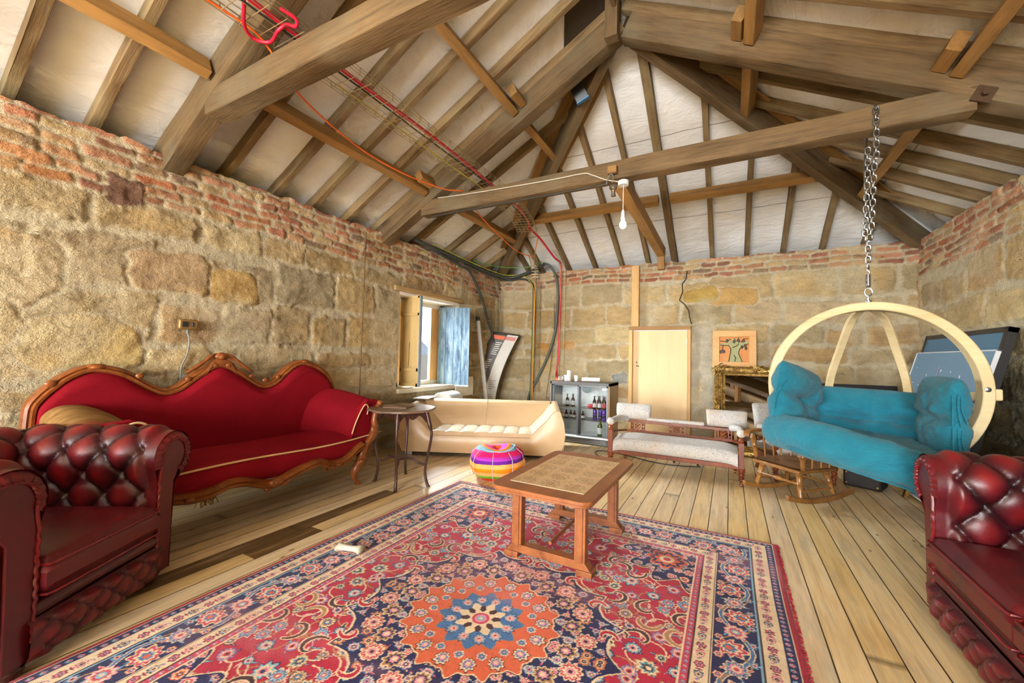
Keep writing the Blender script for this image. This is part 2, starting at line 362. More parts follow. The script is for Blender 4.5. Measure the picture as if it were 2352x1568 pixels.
# wall heads, gable end and the wall behind (its openings added for the fill lamps)
b=MB()
for x0,x1,y0,y1 in((XL-.55,XL-.035,YB,YF+.55),(XR+.035,XR+.55,YB,YF+.55),(XL-.55,XR+.55,YF+.035,YF+.55)): b.box(((x0+x1)/2,(y0+y1)/2,ZW-.03),(x1-x0,y1-y0,.04))
tag(b.build('trim_1',plain('wall_head_mortar',sr(120,104,78),.9)),kind='structure')
b=MB(); yb=YB-.1
for (x0,x1,z0,z1) in((XL-.6,-3.4,0,3.2),(-3.4,1.5,0,.45),(-3.4,1.5,2.7,3.2),(1.5,XR+.6,0,3.2),(-1.15,-.75,.45,2.7)): b.box(((x0+x1)/2,yb,(z0+z1)/2),(x1-x0,.2,z1-z0))
b.prism([(XL-.6,2.6),(XR+.6,2.6),(XM,5.0)],-.1,.1,Matrix(((1,0,0,0),(0,0,1,yb),(0,1,0,0),(0,0,0,1))))
for x in(XL-.05,XR+.05): b.box((x,(YB+Y0)/2,1.4),(.1,Y0-YB,2.8))
tag(b.build('wall_back',plain('back_wall_stone',sr(196,170,124),.9,var=.25,sc=3)),kind='structure')
# ================================================================ roof membranes
def memb(name,fn,nu,nv):
    b=MB(); b.grid(fn,nu,nv); tag(b.build(name,MEMB,None,180),kind='structure')
MT=.118
yh=YF-(XM-XL)
def slope(side):
    def fn(p,q):
        d=-.5+q*(XM-XL+.5); yend=YF-d; y=YB-.3+p*(yend-YB+.3)
        sag=.014*float(vn(y*2.2,d*1.6,side+3))*min(1,(yend-y)/.4); x=XL+d if side==0 else XR-d
        return (x,y,RU(d)+MT+sag)
    return fn
memb('ceiling_left',slope(0),80,36); memb('ceiling_right',slope(1),80,36)
def hip(p,q):
    d=-.5+q*(XM-XL+.5); x0,x1=XL+d,XR-d; x=x0+p*(x1-x0)
    return (x,YF-d,RU(d)+MT+.014*float(vn(x*2.2,d*1.6,9))*min(1,min(x-x0,x1-x)/.4))
memb('ceiling_far',hip,60,36)
# seams in the far membrane
# ================================================================ timbers
def timber(name,p0,p1,w,h,mat,label,cat,group=None,upv=(0,0,1),wob=.006,seg=None):
    p0=Vector(p0);p1=Vector(p1);d=p1-p0;L=d.length;d.normalize();u=Vector(upv);sd=u.cross(d).normalized();u=d.cross(sd)
    n=seg or max(4,int(L/.14)); b=MB(); V=[];F=[]; sx=rnd.random()*50
    for i in range(n+1):
        x=L*i/n-L/2  # unseen fill lamps added behind the camera to brighten the room
        for j,(a,c) in enumerate(((-1,-1),(-.82,-1),(.82,-1),(1,-1),(1,.8),(1,1),(-1,1),(-1,.8))):
            wy=wob*float(vn(x*2.3+sx,j*7.7)); wz=wob*float(vn(x*2.3+sx,j*3.3+40))
            cc=.93 if j in(0,3,5,6) else 1
            V.append((x,a*w/2*cc+wy,c*h/2*(.97 if j in(0,3) else 1)+wz))
    for i in range(n):
        for j in range(8): F.append((i*8+j,i*8+(j+1)%8,(i+1)*8+(j+1)%8,(i+1)*8+j))
    F+=[tuple(reversed(range(8))),tuple(n*8+k for k in range(8))]
    b.add(V,F); o=b.build(name,mat,None,30)
    c=(p0+p1)/2; o.matrix_world=Matrix(((d.x,sd.x,u.x,c.x),(d.y,sd.y,u.y,c.y),(d.z,sd.z,u.z,c.z),(0,0,0,1)))
    return tag(o,label,cat,group)
ORD='first second third fourth fifth sixth seventh eighth ninth tenth eleventh twelfth thirteenth fourteenth fifteenth sixteenth'.split()
RW,RH=.066,.1; rc=1/math.sqrt(1+SL*SL)
def PS(side,d,y,off=0.0):   # point on rafter underside plane (+off normal)
    x=XL+d if side==0 else XR-d
    n=Vector((SL if side else -SL,0,1)).normalized(); n=Vector((-SL,0,1)).normalized() if side==0 else Vector((SL,0,1)).normalized()
    return Vector((x,y,RU(d)))+n*off
def rafter(side,y,label,group,d0=-.4,d1=None,w=RW,y1=None):
    lim=XM-XL-.03
    if y>yh: lim=min(lim,YF-y-.03)
    n=Vector((-SL if side==0 else SL,0,1)).normalized()
    timber('rafter',PS(side,d0,y,RH/2),PS(side,d1 or lim,y if y1 is None else y1,RH/2),w,RH,OLDR,label,'rafter',group,tuple(n))
LY=[.675,1.07,1.56,1.95,2.42,2.84,3.30,3.76,4.0]
for i,y in enumerate(LY[::-1]): rafter(0,y,f'{ORD[i]} long brown rafter on the left roof slope counted back from the far truss','long rafters of the left roof slope',w=.085 if y in(1.56,3.76) else RW)
for i,y in enumerate((.25,-.2,-.65,-1.1,-1.55,-2.0)): rafter(0,y,f'long brown left-slope rafter over the left armchair, {ORD[i]} from the near truss','rafters over the near end')
for i,y in enumerate((4.5,5.2,5.79,6.38)): rafter(0,y,f'short rafter running from left wall up to the left hip, {ORD[i]} past the far truss','short rafters of the left hip')
RY=[3.76,3.36,2.92,2.45,1.95,1.5,1.0,.5,0,-.5,-1,-1.5,-2.0]
for i,y in enumerate(RY): rafter(1,y,f'{ORD[i]} long rafter on the right roof slope counted back from the far truss','long rafters of the right roof slope',w=.085 if i==0 else RW)
for i,y in enumerate((4.02,4.4,4.84,5.24,5.66,6.15)): rafter(1,y,f'short grey-brown rafter between right wall and the right hip, {ORD[i]} past the far truss','short rafters of the right hip')
def jack(x,label,w=RW,off=0.0):
    d1=min(x-XL,XR-x)-.02; d1=min(d1,XM-XL-.02); n=Vector((0,SL,1)).normalized()
    p=lambda d:Vector((x,YF-d,RU(d)))+n*(RH/2+off)
    timber('rafter',p(-.4),p(d1),w,RH,OLDR,label,'rafter','rafters of the far hip slope',tuple(n))
for i,x in enumerate([-3.42,-3.16,-2.62,-2.12,-1.65,-1.21,-.80,-.25,.22,.68,1.14,1.60]): jack(x,f'{ORD[i]} slim rafter from the left on the far roof slope above the door wall',w=.1 if abs(x+.8)<.01 else RW)
# hip rafters
for s_,lab,nm in((0,'grey weathered hip rafter rising from the far left corner','left'),(1,'broad brown hip rafter rising from the far right corner','right')):
    x0=XL-.1 if s_==0 else XR+.1; zt=RU(-.1)-.1
    n=Vector((0,0,1)); timber('hip_rafter',(x0,YF+.1,zt),(XM+(-.04 if s_==0 else .04),yh+.04,RU(XM-XL)-.1),.11,.24,OLD,lab,'hip rafter')
    # orange lining boards either side of hip
    for q in(0,1):
        sg=1 if s_==0 else -1; a=(x0+sg*.1*(1 if q else 0),YF+.1-(0 if q else .1),0)
        dx=sg*.17 if q else 0; dy=0 if q else -.17
        dd=.0
        A=Vector((XL+.35 if s_==0 else XR-.35,YF-.35,RU(.35))); B=Vector((XM-sg*.5,yh+.5,RU(XM-XL-.5)))
        A+=Vector((dx,dy,.075)); B+=Vector((dx,dy,.075))
        nn=Vector((0,SL,1)) if q else Vector((-SL if s_==0 else SL,0,1))
        timber('hip_board',A,B,.16,.02,NEW,f'orange-brown board lining the {nm} hip on the {"far" if q else "side"} slope','board','boards lining the hips',tuple(nn.normalized()))
# trusses
def truss(y,far):
    w='far' if far else 'near'; pw,ph=.16,.25
    for s_ in(0,1):
        sg=1 if s_==0 else -1; x0=XL-.12 if s_==0 else XR+.12; n=Vector((-SL*sg,0,1)).normalized()
        z0=2.674+SL*(-.12); a=Vector((x0,y,z0))+n*ph/2; dx=(XM-x0)
        ext=.07 if s_==0 else -.03
        bq=Vector((XM+sg*ext,y,z0+SL*(abs(dx)+ext)))+n*ph/2
        timber('principal_rafter',a,bq,pw,ph,OLD,f'heavy {"left" if s_==0 else "right"} principal rafter of the {w} roof truss','principal rafter',None,tuple(n),.008)
    timber('tie_beam',(XL+.62,y,3.02),(XR-.62,y,3.02),.15,.17,OLD,f'heavy horizontal tie beam across the {w} roof truss','tie beam',None,(0,0,1),.01)['kind']='thing'
truss(3.8,True); truss(1.5,False)
timber('king_post',(XM-.03,3.64,4.22),(XM-.03,3.64,4.62),.12,.1,OLD,'stubby bolted post hanging at the apex of the far truss','post',None,(0,-1,0))
timber('ridge_board',(XM,YB,RU(XM-XL)+.02),(XM,yh,RU(XM-XL)+.02),.04,.2,OLD,'dark ridge board along the top of the roof','ridge board')
# purlins with cleats
PW,PH=.085,.14
def purlin(side,d,y0,y1,label,cl=None,mat=None):
    n=Vector((-SL if side==0 else SL,0,1)).normalized()
    timber('purlin',PS(side,d,y0,-PH/2),PS(side,d,y1,-PH/2),PW,PH,mat or NEW,label,'purlin','purlins under the rafters',tuple(n))
    if cl:
        sg=1 if side==0 else -1; q=PS(side,d,cl,-.06)+Vector((sg*.11,0,SL*.11))*rc
        timber('cleat',q-Vector((0,.11,0)),q+Vector((0,.11,0)),.09,.12,NEW,'short wooden cleat on the truss beside the '+label,'cleat','cleats holding the purlins',tuple(n))
for s_,nm in((0,'left'),(1,'right')):
    purlin(s_,.66,1.6,3.7,f'lower {nm} purlin between the two roof trusses',3.6)
    purlin(s_,1.86,1.6,3.7,f'upper {nm} purlin between the two roof trusses',3.6)
    purlin(s_,.66,-2.2,1.4,f'lower {nm} purlin at the near end of the roof')
    purlin(s_,1.86,-2.2,1.4,f'upper {nm} purlin at the near end of the roof')
    purlin(s_,.66,3.9,YF-.66-.08,f'lower {nm} purlin between far truss and hip')
    purlin(s_,1.86,3.9,YF-1.86-.08,f'short upper {nm} purlin between far truss and hip')
dH=1.0; nH=Vector((0,SL,1)).normalized()
for xa,xb,lab in((XL+dH+.05,-.87,'left half of the long purlin across the far hip slope'),(-.72,XR-dH-.05,'right half of the long purlin across the far hip slope')):
    timber('purlin',Vector((xa,YF-dH,RU(dH)))-nH*.06,Vector((xb,YF-dH,RU(dH)))-nH*.06,.1,.12,NEW,lab,'purlin','purlins under the rafters',tuple(nH))
timber('strut',(-.95,3.9,2.98),(-.96,6.66,2.93),.12,.15,NEW,'timber strut from the far tie beam back to the far wall','strut')
timber('strut_post',(-.96,6.68,2.66),(-.96,6.68,2.9),.1,.1,NEW,'short upright block under the strut on the far wall','post',None,(0,-1,0))
b=MB(); b.box((-1.365,6.735,2.26),(.115,.05,1.0)); solo(b,'timber_post',PALE,'pale pine post fixed to the wall above the door','post',(-1.365,6.735,1.76),bev=.004)
# dark felt patch high on left slope
b=MB(); b.grid(lambda p,q:tuple(PS(0,2.62+q*.34-.12*p*(1-q),3.42+p*.3,.095)),6,6); solo(b,'felt_patch',plain('dark_felt',sr(66,58,46),.9),'dark roofing felt patch near the ridge by the far truss','felt patch')
# plate bolt on right principal
b=MB(); b.box((0,0,0),(.1,.02,.1)); b.lathe([(.025,0),(.025,.03),(.018,.035)],(0,0,0),6,Matrix.Rotation(PI/2,4,'X'))

P_=[(-.593,2.62),(-.60,2.5),(-.66,2.42),(-.655,2.3),(-.704,2.17),(-.62,2.1),(-.56,2.0),(-.55,1.9),(-.527,1.79)]
b=MB(); b.tube([(x+.004*sin(k*5),YF-.018,z) for k,(x,z) in enumerate(P_)],.009,5); o=b.build('crack',plain('crack_shadow',sr(70,56,38),.95)); o.parent=bpy.data.objects['wall_far']; o['kind']='structure'
# ================================================================ leather tub chairs
def m_leather():
    t=NT('oxblood_leather',.34,0,None,.5); v=t.obj(); c=t.attr(); f=t.noise(v,26,5,.6)
    t.set('Base Color',t.n('HueSaturation',Color=c,Value=t.m('ADD',.72,t.m('MULTIPLY',f,.56))).outputs[0])
    t.set('Roughness',t.m('ADD',.26,t.m('MULTIPLY',f,.22)))
    vo=t.n('TexVoronoi',Vector=v,Scale=320.0).outputs['Distance']; t.bump(t.m('ADD',vo,t.m('MULTIPLY',f,.5)),.12,.002); return t.mat
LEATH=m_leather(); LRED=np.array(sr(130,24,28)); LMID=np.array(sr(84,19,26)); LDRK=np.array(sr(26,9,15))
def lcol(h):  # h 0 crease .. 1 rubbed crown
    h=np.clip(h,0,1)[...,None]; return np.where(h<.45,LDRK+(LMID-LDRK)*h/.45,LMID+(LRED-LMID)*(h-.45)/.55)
def resample(P,n):
    P=np.array(P,float); d=np.r_[0,np.cumsum(np.hypot(*np.diff(P,axis=0).T))]; s=np.linspace(0,d[-1],n)
    Q=np.stack([np.interp(s,d,P[:,0]),np.interp(s,d,P[:,1])],1); T=np.gradient(Q,axis=0); T/=np.linalg.norm(T,axis=1)[:,None]
    return Q,np.stack([-T[:,1],T[:,0]],1),s
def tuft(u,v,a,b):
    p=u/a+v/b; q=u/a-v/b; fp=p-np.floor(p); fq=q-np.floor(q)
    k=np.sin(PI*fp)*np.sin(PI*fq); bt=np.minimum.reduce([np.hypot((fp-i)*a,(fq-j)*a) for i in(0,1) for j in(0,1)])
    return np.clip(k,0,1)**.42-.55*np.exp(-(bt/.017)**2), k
ARMP=[(0,.05),(0,.3),(-.002,.46),(.0,.54)]+[(.105+.135*cos(t),.66+.135*sin(t)) for t in np.radians(np.arange(205,-75,-8))]+[(.125,.5),(.115,.3),(.11,.05)]
def padded(name,parent,prof,L,place,a=.185,b=.235,amp=.036,s0=.17,s1=.87,nu=150,nv=130,edge=.05,ph=(0,0)):
    Q,N,s=resample(prof,nu); y=np.linspace(0,L,nv)
    S,Yg=np.meshgrid(s,y,indexing='ij'); h,k=tuft(Yg-edge-ph[0],S-ph[1],a,b)
    wgt=sst(s0,s0+.03,S)*sst(s1+.03,s1,S)*sst(edge-.015,edge+.03,Yg)*sst(L-edge+.015,L-edge-.03,Yg)
    dsp=amp*(h*wgt)
    qx=Q[:,0][:,None]+N[:,0][:,None]*dsp; qz=Q[:,1][:,None]+N[:,1][:,None]*dsp
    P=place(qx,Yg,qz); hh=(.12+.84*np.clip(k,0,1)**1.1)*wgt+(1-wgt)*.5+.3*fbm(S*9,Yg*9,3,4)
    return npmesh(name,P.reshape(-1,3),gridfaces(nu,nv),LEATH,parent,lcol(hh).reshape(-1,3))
def lparts(mb,name,parent,h=.5,**k):
    o=mb.build(name,LEATH,parent,**k); n=len(o.data.vertices)
    co=np.empty(n*3,np.float32); o.data.vertices.foreach_get('co',co); co=co.reshape(-1,3)
    hh=h+.35*fbm(co[:,0]*7+co[:,2]*3,co[:,1]*7+co[:,2]*5,3,2)
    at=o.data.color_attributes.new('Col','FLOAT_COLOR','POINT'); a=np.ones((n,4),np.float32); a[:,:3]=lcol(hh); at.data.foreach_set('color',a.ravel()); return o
def cushion(mb,x0,x1,y0,y1,z0,z1,puff=.03,nu=26,nv=26,r=.045):
    for top in(1,0):
        def fn(p,q):
            X=x0+(x1-x0)*p; Yv=y0+(y1-y0)*q; e=min(1,min(p,1-p)*(x1-x0)/r,min(q,1-q)*(y1-y0)/r); e=max(0,e); k=math.sqrt(max(0,1-(1-e)**2))
            zc=(z0+z1)/2; hh=(z1-z0)/2*(.35+.65*k)+puff*k*(sin(PI*p)*sin(PI*q))**.6
            return (X,Yv,zc+hh if top else zc-hh*.9)
        mb.grid(fn,nu,nv)
    for k,(a,b) in enumerate((((x0,y0),(x1,y0)),((x1,y0),(x1,y1)),((x1,y1),(x0,y1)),((x0,y1),(x0,y0)))):
        zc=(z0+z1)/2; hh=(z1-z0)/2*.35
        mb.grid(lambda p,q,a=a,b=b:(a[0]+(b[0]-a[0])*p,a[1]+(b[1]-a[1])*p,zc-hh*.9+q*hh*1.9),20,2)
def chester(t,W,D,ncush,feet=True):
    # local: front at y=0, back +y, centred on x
    for sg,nm in((1,'a'),(-1,'b')):
        f=lambda qx,yy,qz,sg=sg:S3(sg*(W/2+qx),yy+.0*qx,qz)
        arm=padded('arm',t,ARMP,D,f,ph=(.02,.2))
        b=MB(); pn=[(W/2+x,z) for x,z in [(.008,.055),(.008,.55)]+[(.105+.088*cos(q),.66+.088*sin(q)) for q in np.radians(np.arange(200,-60,-12))]+[(.112,.52),(.104,.055)]]
        pn=[(sg*x,z) for x,z in pn]
        b.prism(pn,-.004,.05,Matrix(((1,0,0,0),(0,0,1,0),(0,1,0,0),(0,0,0,1))) if 1 else None)
        lparts(b,'front_panel',arm,.5,bev=.006)
        b=MB()   # gathered leather round the scroll
        def ga(p,q,sg=sg):
            th=math.radians(205-275*p); r=.135-.05*q; rip=.0045*sin(p*PI*30+2*sin(p*9))*sin(PI*q)
            return (sg*(W/2+.105+(r+rip*.3)*cos(th)),.012-.02*sin(PI*q*.5)-.012*sin(PI*q)+rip,.66+(r+rip*.3)*sin(th))
        b.grid(ga,104,6); lparts(b,'gathered_scroll',arm,.62,smooth=180)
        b=MB(); path=[(sg*(W/2+.006),-.006,z) for z in np.linspace(.12,.56,20)]+[(sg*(W/2+.105+.09*cos(q)),-.008,.66+.09*sin(q)) for q in np.radians(np.arange(200,-70,-6))]
        path=spline(path,3); tw=[]
        for i,p in enumerate(path): tw.append(p+Vector((sg*.0022*cos(i*1.1),.0022*sin(i*1.1),0)))
        b.tube(tw,.0075,6); lparts(b,'twisted_piping',arm,.75)
    # back (same rolled section, tufted)
    f=lambda qx,yy,qz:S3(yy-W/2-.1,D-.12+qx,qz); padded('back',t,ARMP,W+.2,f,ph=(.06,.2),nv=int(130*(W+.2)/.75))
    # inner deck and base box
    b=MB(); b.box((0,D/2,.19),(W+.16,D-.06,.16)); lparts(b,'base',t,.3)
    # front border roll + small tufted rail
    pr=[(0,.262),(-.02,.258),(-.034,.235),(-.03,.215),(-.012,.2)]
    b=MB(); b.grid(lambda p,q:(-W/2-.0+W*p,.02+np.interp(q,np.linspace(0,1,5),[c[0] for c in pr]),np.interp(q,np.linspace(0,1,5),[c[1] for c in pr])+.006*sin(p*PI)),30,12); lparts(b,'seat_border',t,.35,smooth=180)
    RP=[(.03,.04),(-.004,.046),(-.02,.075),(-.026,.13),(-.03,.18),(-.008,.205)][::-1]
    Q,N,s=resample([(c[0],c[1]) for c in RP],50); nx=int(W*190); xs=np.linspace(-W/2-.03,W/2+.03,nx); S,Xg=np.meshgrid(s,xs,indexing='ij')
    h,k=tuft(Xg+.03,S-.03,.11,.105); wg=sst(.0,.03,S)*sst(s[-1],s[-1]-.03,S); d=.027*h*wg*sst(-.02,.05,W/2-np.abs(Xg))
    P=S3(Xg,Q[:,0][:,None]-.75*d,Q[:,1][:,None]+0*d)
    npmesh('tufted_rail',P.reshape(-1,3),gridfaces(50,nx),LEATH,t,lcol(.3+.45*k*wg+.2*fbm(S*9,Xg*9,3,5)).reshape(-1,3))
    for i in range(ncush):
        w=W/ncush; x0=-W/2+i*w+.004; x1=x0+w-.008
        b=MB(); cushion(b,x0,x1,-.035,D-.16,.265,.425,.03); c=lparts(b,'seat_cushion',t,.55,smooth=60)
        b=MB()
        for z in(.401,.287):
            pth=[(x0+.012,-.03,z),(x0+.03,-.037,z),(x1-.03,-.037,z),(x1-.012,-.03,z)]
            pth=[(x0+.006,.3,z+.01),(x0+.006,.0,z)]+pth+[(x1-.006,.0,z),(x1-.006,.3,z+.01)]
            b.tube(pth,.0055,6)
        lparts(b,'piping',c,.8)
    for x in(-W/2-.03,W/2+.03):
        for y in(.05,D-.06):
            b=MB(); b.lathe([(.02,.07),(.04,.055),(.046,.035),(.038,.012),(.026,0)][::-1],(x,y,0),16); b.build('bun_foot',DARKW,t)
la=math.radians(-57); F0=Vector((-2.66,1.01,0)); lx=Vector((cos(la),sin(la),0)); Wl=.575
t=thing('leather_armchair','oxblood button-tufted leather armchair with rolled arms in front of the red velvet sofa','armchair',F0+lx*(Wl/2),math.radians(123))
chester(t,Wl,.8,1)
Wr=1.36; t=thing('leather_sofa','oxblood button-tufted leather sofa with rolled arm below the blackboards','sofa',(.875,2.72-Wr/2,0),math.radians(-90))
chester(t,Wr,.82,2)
# ================================================================ red velvet sofa
def m_velvet(name,base,hi):
    t=NT(name,.85,0,None,.15); v=t.obj(); f=t.noise(v,90,4,.7); g=t.noise(v,4,3)
    t.set('Base Color',t.mix(t.m('ADD',t.m('MULTIPLY',f,.6),t.m('MULTIPLY',g,.5)),base,hi))
    t.set('Sheen Weight',.35); t.set('Sheen Roughness',.4); t.b.inputs['Sheen Tint'].default_value=(*hi,1); t.bump(f,.15,.003); return t.mat
VELV=m_velvet('red_velvet',sr(92,5,16),sr(150,12,30)); VOLD=NT('worn_velvet',.85,0,None,.15); _v=VOLD.obj(); _x=VOLD.xyz(_v)[1]; _n=VOLD.noise(VOLD.mapped(_v,(3,9,9)),2,5,.65)
VOLD.set('Base Color',VOLD.mix(VOLD.ramp(VOLD.m('ADD',VOLD.m('ABSOLUTE',VOLD.m('ADD',_x,.0)),VOLD.m('MULTIPLY',_n,.16)),[(.30,0.0),(.42,1.0)]),VOLD.ramp(_n,[(.3,sr(112,82,44)),(.5,sr(140,106,60)),(.7,sr(166,126,82))]),sr(140,34,36))); VOLD.bump(VOLD.noise(_v,90,3),.15,.003); VOLD=VOLD.mat
CORDM=plain('cream_piping',sr(222,186,132),.7)
t=thing('velvet_sofa','long red velvet sofa with triple humped carved walnut back against left stone wall','sofa',(-3.46,1.87,0),PI/2)
def W2(y,z,X): return (y-1.87,-(X+3.46),z)      # (world Y, z, world X) -> local
BK=[(.761,.45),(.758,.62),(.761,.803),(.771,.882),(.807,.946),(.86,1.011),(.914,1.065),(1.012,1.12),(1.119,1.125),(1.236,1.086),(1.337,1.013),(1.443,.949),(1.525,.957),(1.637,1.042),(1.726,1.11),(1.787,1.14),(1.836,1.148),(1.894,1.136),(1.978,1.09),(2.092,1.008),(2.191,.952),(2.291,.972),(2.393,1.069),(2.501,1.145),(2.617,1.158),(2.767,1.107),(2.903,.993),(2.97,.834),(2.99,.713),(2.992,.45)]
sp=[(p.x,p.y) for p in spline([(a,b,0) for a,b in BK],6)]
def offs(P,d):
    out=[]
    for i in range(len(P)):
        a=Vector(P[max(0,i-1)]);b=Vector(P[min(len(P)-1,i+1)]);tn=(b-a).normalized(); out.append((P[i][0]+tn.y*d,P[i][1]-tn.x*d))
    return out
def strip(mb,A,B,XA,XB,par=None):
    n=len(A); V=[W2(*p,XA) for p in A]+[W2(*p,XB) for p in B]; mb.add(V,[(i,i+1,n+i+1,n+i) for i in range(n-1)])
b=MB()
prof=[(0,-3.875),(0,-3.80),(.012,-3.785),(.022,-3.79),(.03,-3.772),(.045,-3.775),(.06,-3.80)]
rings=[offs(sp,d) for d,x in prof]
for (d,x),(d2,x2),A,B in zip(prof[:-1],prof[1:],rings[:-1],rings[1:]): strip(b,A,B,x,x2)
rail=b.build('back_rail',WALN,t,smooth=60)
b=MB(); inn=offs(sp,.052); z0=.42
nA=len(inn); V=[];Fc=[]; M_=14
for i,(y,z) in enumerate(inn):
    for j in range(M_+1):
        q=j/M_; zz=z0+(max(z,z0)-z0)*q; e=min(q if 0 else 1,(1-q)*(z-z0)/.06,(i+.5)/8,(nA-i-.5)/8); e=max(0,min(1,e)); bul=.055*math.sqrt(max(0,1-(1-e)**2))
        V.append(W2(y,zz,-3.80+bul+.012*sin(PI*min(1,max(0,(y-.8)/2.2)))))
for i in range(nA-1):
    for j in range(M_): Fc.append((i*(M_+1)+j,(i+1)*(M_+1)+j,(i+1)*(M_+1)+j+1,i*(M_+1)+j+1))
b.add(V,Fc); b.build('back_panel',VELV,t,smooth=180)
b=MB(); o_=[W2(*p,-3.87) for p in sp]; b.add(o_,[tuple(range(len(o_)))]); b.build('back_board',DARKW,t,smooth=0)
# carved crest, scrolls and cartouches
def carve(name,fn):
    b=MB(); fn(b); return b.build(name,WALN,rail,smooth=60)
for s_ in(-1,1):
    def scr(b,s_=s_):
        for k,(a0,h0,l,r) in enumerate(((.04,1.15,.22,.016),(.035,1.178,.16,.014),(.03,1.125,.1,.018))):
            P=[(1.836+s_*(a0),h0+.035,-3.80),(1.836+s_*(a0+l*.3),h0+.012,-3.79),(1.836+s_*(a0+l*.65),h0-.045,-3.785),(1.836+s_*(a0+l),h0-.1,-3.79)]
            b.tube([W2(p[0],p[1],p[2]) for p in spline(P,5)],[r*(1-.6*abs(2*i/15-1)**2) for i in range(16)],7)
    carve('carved_scroll',scr)
for yy,zz,r in((1.786,1.115,.02),(1.886,1.115,.02),(2.205,.975,.022),(1.3,1.045,.022),(2.325,1.0,.02),(.862,1.01,.024),(1.60,1.01,.02),(2.08,1.015,.02)): carve('carved_volute',lambda b:b.ball(W2(yy,zz,-3.78),(r*1.2,.014,r),10))
carve('carved_pediment',lambda b:b.prism([(y-1.87,z) for y,z in [(1.60,1.0),(1.68,1.06),(1.74,1.135),(1.79,1.17),(1.836,1.205),(1.882,1.17),(1.93,1.135),(1.995,1.06),(2.07,1.0),(1.95,1.07),(1.836,1.12),(1.72,1.07)]],.325,.355,Matrix(((1,0,0,0),(0,0,1,0),(0,1,0,0),(0,0,0,1)))))
carve('carved_finial',lambda b:(b.ball(W2(1.836,1.19,-3.80),(.055,.03,.035),14),b.ball(W2(1.836,1.185,-3.775),(.028,.016,.02),12),b.ball(W2(1.836,1.135,-3.79),(.08,.02,.035),14)))
for yy,zz in((1.075,1.11),(2.6,1.142)): carve('carved_cartouche',lambda b:(b.ball(W2(yy,zz,-3.80),(.06,.02,.026),14),b.ball(W2(yy,zz+.0,-3.782),(.034,.012,.016),12)))

# seat
SEAMZ=lambda y:.462+.012*sin((y-1.2)*4)
sst1=lambda q:0 if q<.3 else min(1,(q-.3)/.35)
def seatf(p,q):   # q: 0 back .. .72 front edge .. 1 bottom of face
    y=.80+(2.17-.17*sst1(q))*p; ed=min(1,min(p,1-p)*14); bow=.05*sin(PI*p)
    if q<.72:
        k=q/.72; X=-3.78+k*(.72+bow); z=.455+.05*sin(PI*min(1,k*1.05))**.8*ed+(.02*sin(y*5)*k)
        z-= .02*(1-k)
    else:
        k=(q-.72)/.28; X=-3.06+bow+.03*sin(PI*k)-.03*k; z=.455+.012*sin((y-1.2)*4)-k*.17
    return W2(y,z,X)
b=MB(); b.grid(seatf,70,44); seat=b.build('seat',VELV,t,smooth=60)
b=MB(); b.tube([W2(.84+2.1*i/40,.462+.012*sin((.84+2.1*i/40-1.2)*4),-3.055+.05*sin(PI*(.02+.968*i/40))) for i in range(41)],.0075,6); b.build('seat_piping',CORDM,seat)
# carved apron
AL=[(.78,.24),(.95,.3),(1.08,.32),(1.225,.285),(1.328,.267),(1.426,.274),(1.529,.302),(1.642,.289),(1.796,.228),(1.894,.233),(1.979,.258),(2.106,.288),(2.223,.296),(2.35,.248),(2.484,.252),(2.599,.32),(2.68,.35)]
al=[(p.x,p.y) for p in spline([(a,c,0) for a,c in AL],5)]
b=MB(); pr2=[(0,-3.07),(.0,-3.03),(.014,-3.005),(.03,-3.02),(.044,-3.0),(.062,-3.03),(.07,-3.06)]
rg2=[[(y,z+d) for y,z in al] for d,x in pr2]; bow=lambda y:.05*sin(PI*min(1,max(0,(y-.8)/2.17)))
for (d,x),(d2,x2),A,B in zip(pr2[:-1],pr2[1:],rg2[:-1],rg2[1:]):
    n=len(A); b.add([W2(y,z,x+bow(y)) for y,z in A]+[W2(y,z,x2+bow(y)) for y,z in B],[(i,i+1,n+i+1,n+i) for i in range(n-1)])
b.ball(W2(1.845,.27,-2.965),(.06,.022,.034),14); b.ball(W2(1.845,.275,-2.945),(.032,.014,.02),12)
for yy,zz in((1.3,.3),(2.4,.275),(1.79,.235),(1.92,.24)): b.ball(W2(yy,zz,-2.98),(.03,.016,.018),10)
b.build('carved_apron',WALN,t,smooth=60)
# scrolled arm at the far end
_aq=spline([(2.50,.47,0),(2.53,.62,0),(2.60,.76,0),(2.74,.845,0),(2.86,.85,0),(2.93,.79,0),(2.93,.70,0)],8); _ax=np.array([c.x for c in _aq]); _az=np.array([c.y for c in _aq]); _at=np.linspace(0,1,len(_aq))
def asec(q): return float(np.interp(q,_at,_ax)),float(np.interp(q,_at,_az))
def armf(p,q):   # p along depth X, q along section
    X=-3.78+p*.72; top=.87-.13*p**1.6; ys,zs=asec(q)
    yo=.04+.06*p; pf=.02*math.sin(PI*min(1,q*1.2)); zt=.47+(zs-.47)*(top-.47)/.39
    e=.02*(abs(2*p-1)**8); return W2(ys+yo-e*.5,zt-e,X)
b=MB(); b.grid(armf,24,40); arm=b.build('scroll_arm',VELV,t,smooth=180)
b=MB(); ap=[W2(*c) for c in ((2.585,.50,-3.05),(2.62,.60,-3.045),(2.67,.70,-3.04),(2.715,.757,-3.035),(2.75,.73,-3.035),(2.745,.66,-3.04))]; b.tube(spline(ap,5),.006,6); b.build('arm_piping',CORDM,arm)
b=MB(); fp=[(2.59,.48),(2.63,.62),(2.68,.72),(2.76,.80),(2.88,.79),(2.9,.70),(2.84,.62),(2.82,.52),(2.8,.44)]
b.prism([(p[0]-1.87,p[1]) for p in fp],-.405,-.36,Matrix(((1,0,0,0),(0,0,1,0),(0,1,0,0),(0,0,0,1)))); b.build('arm_front',VELV,arm,bev=.01)
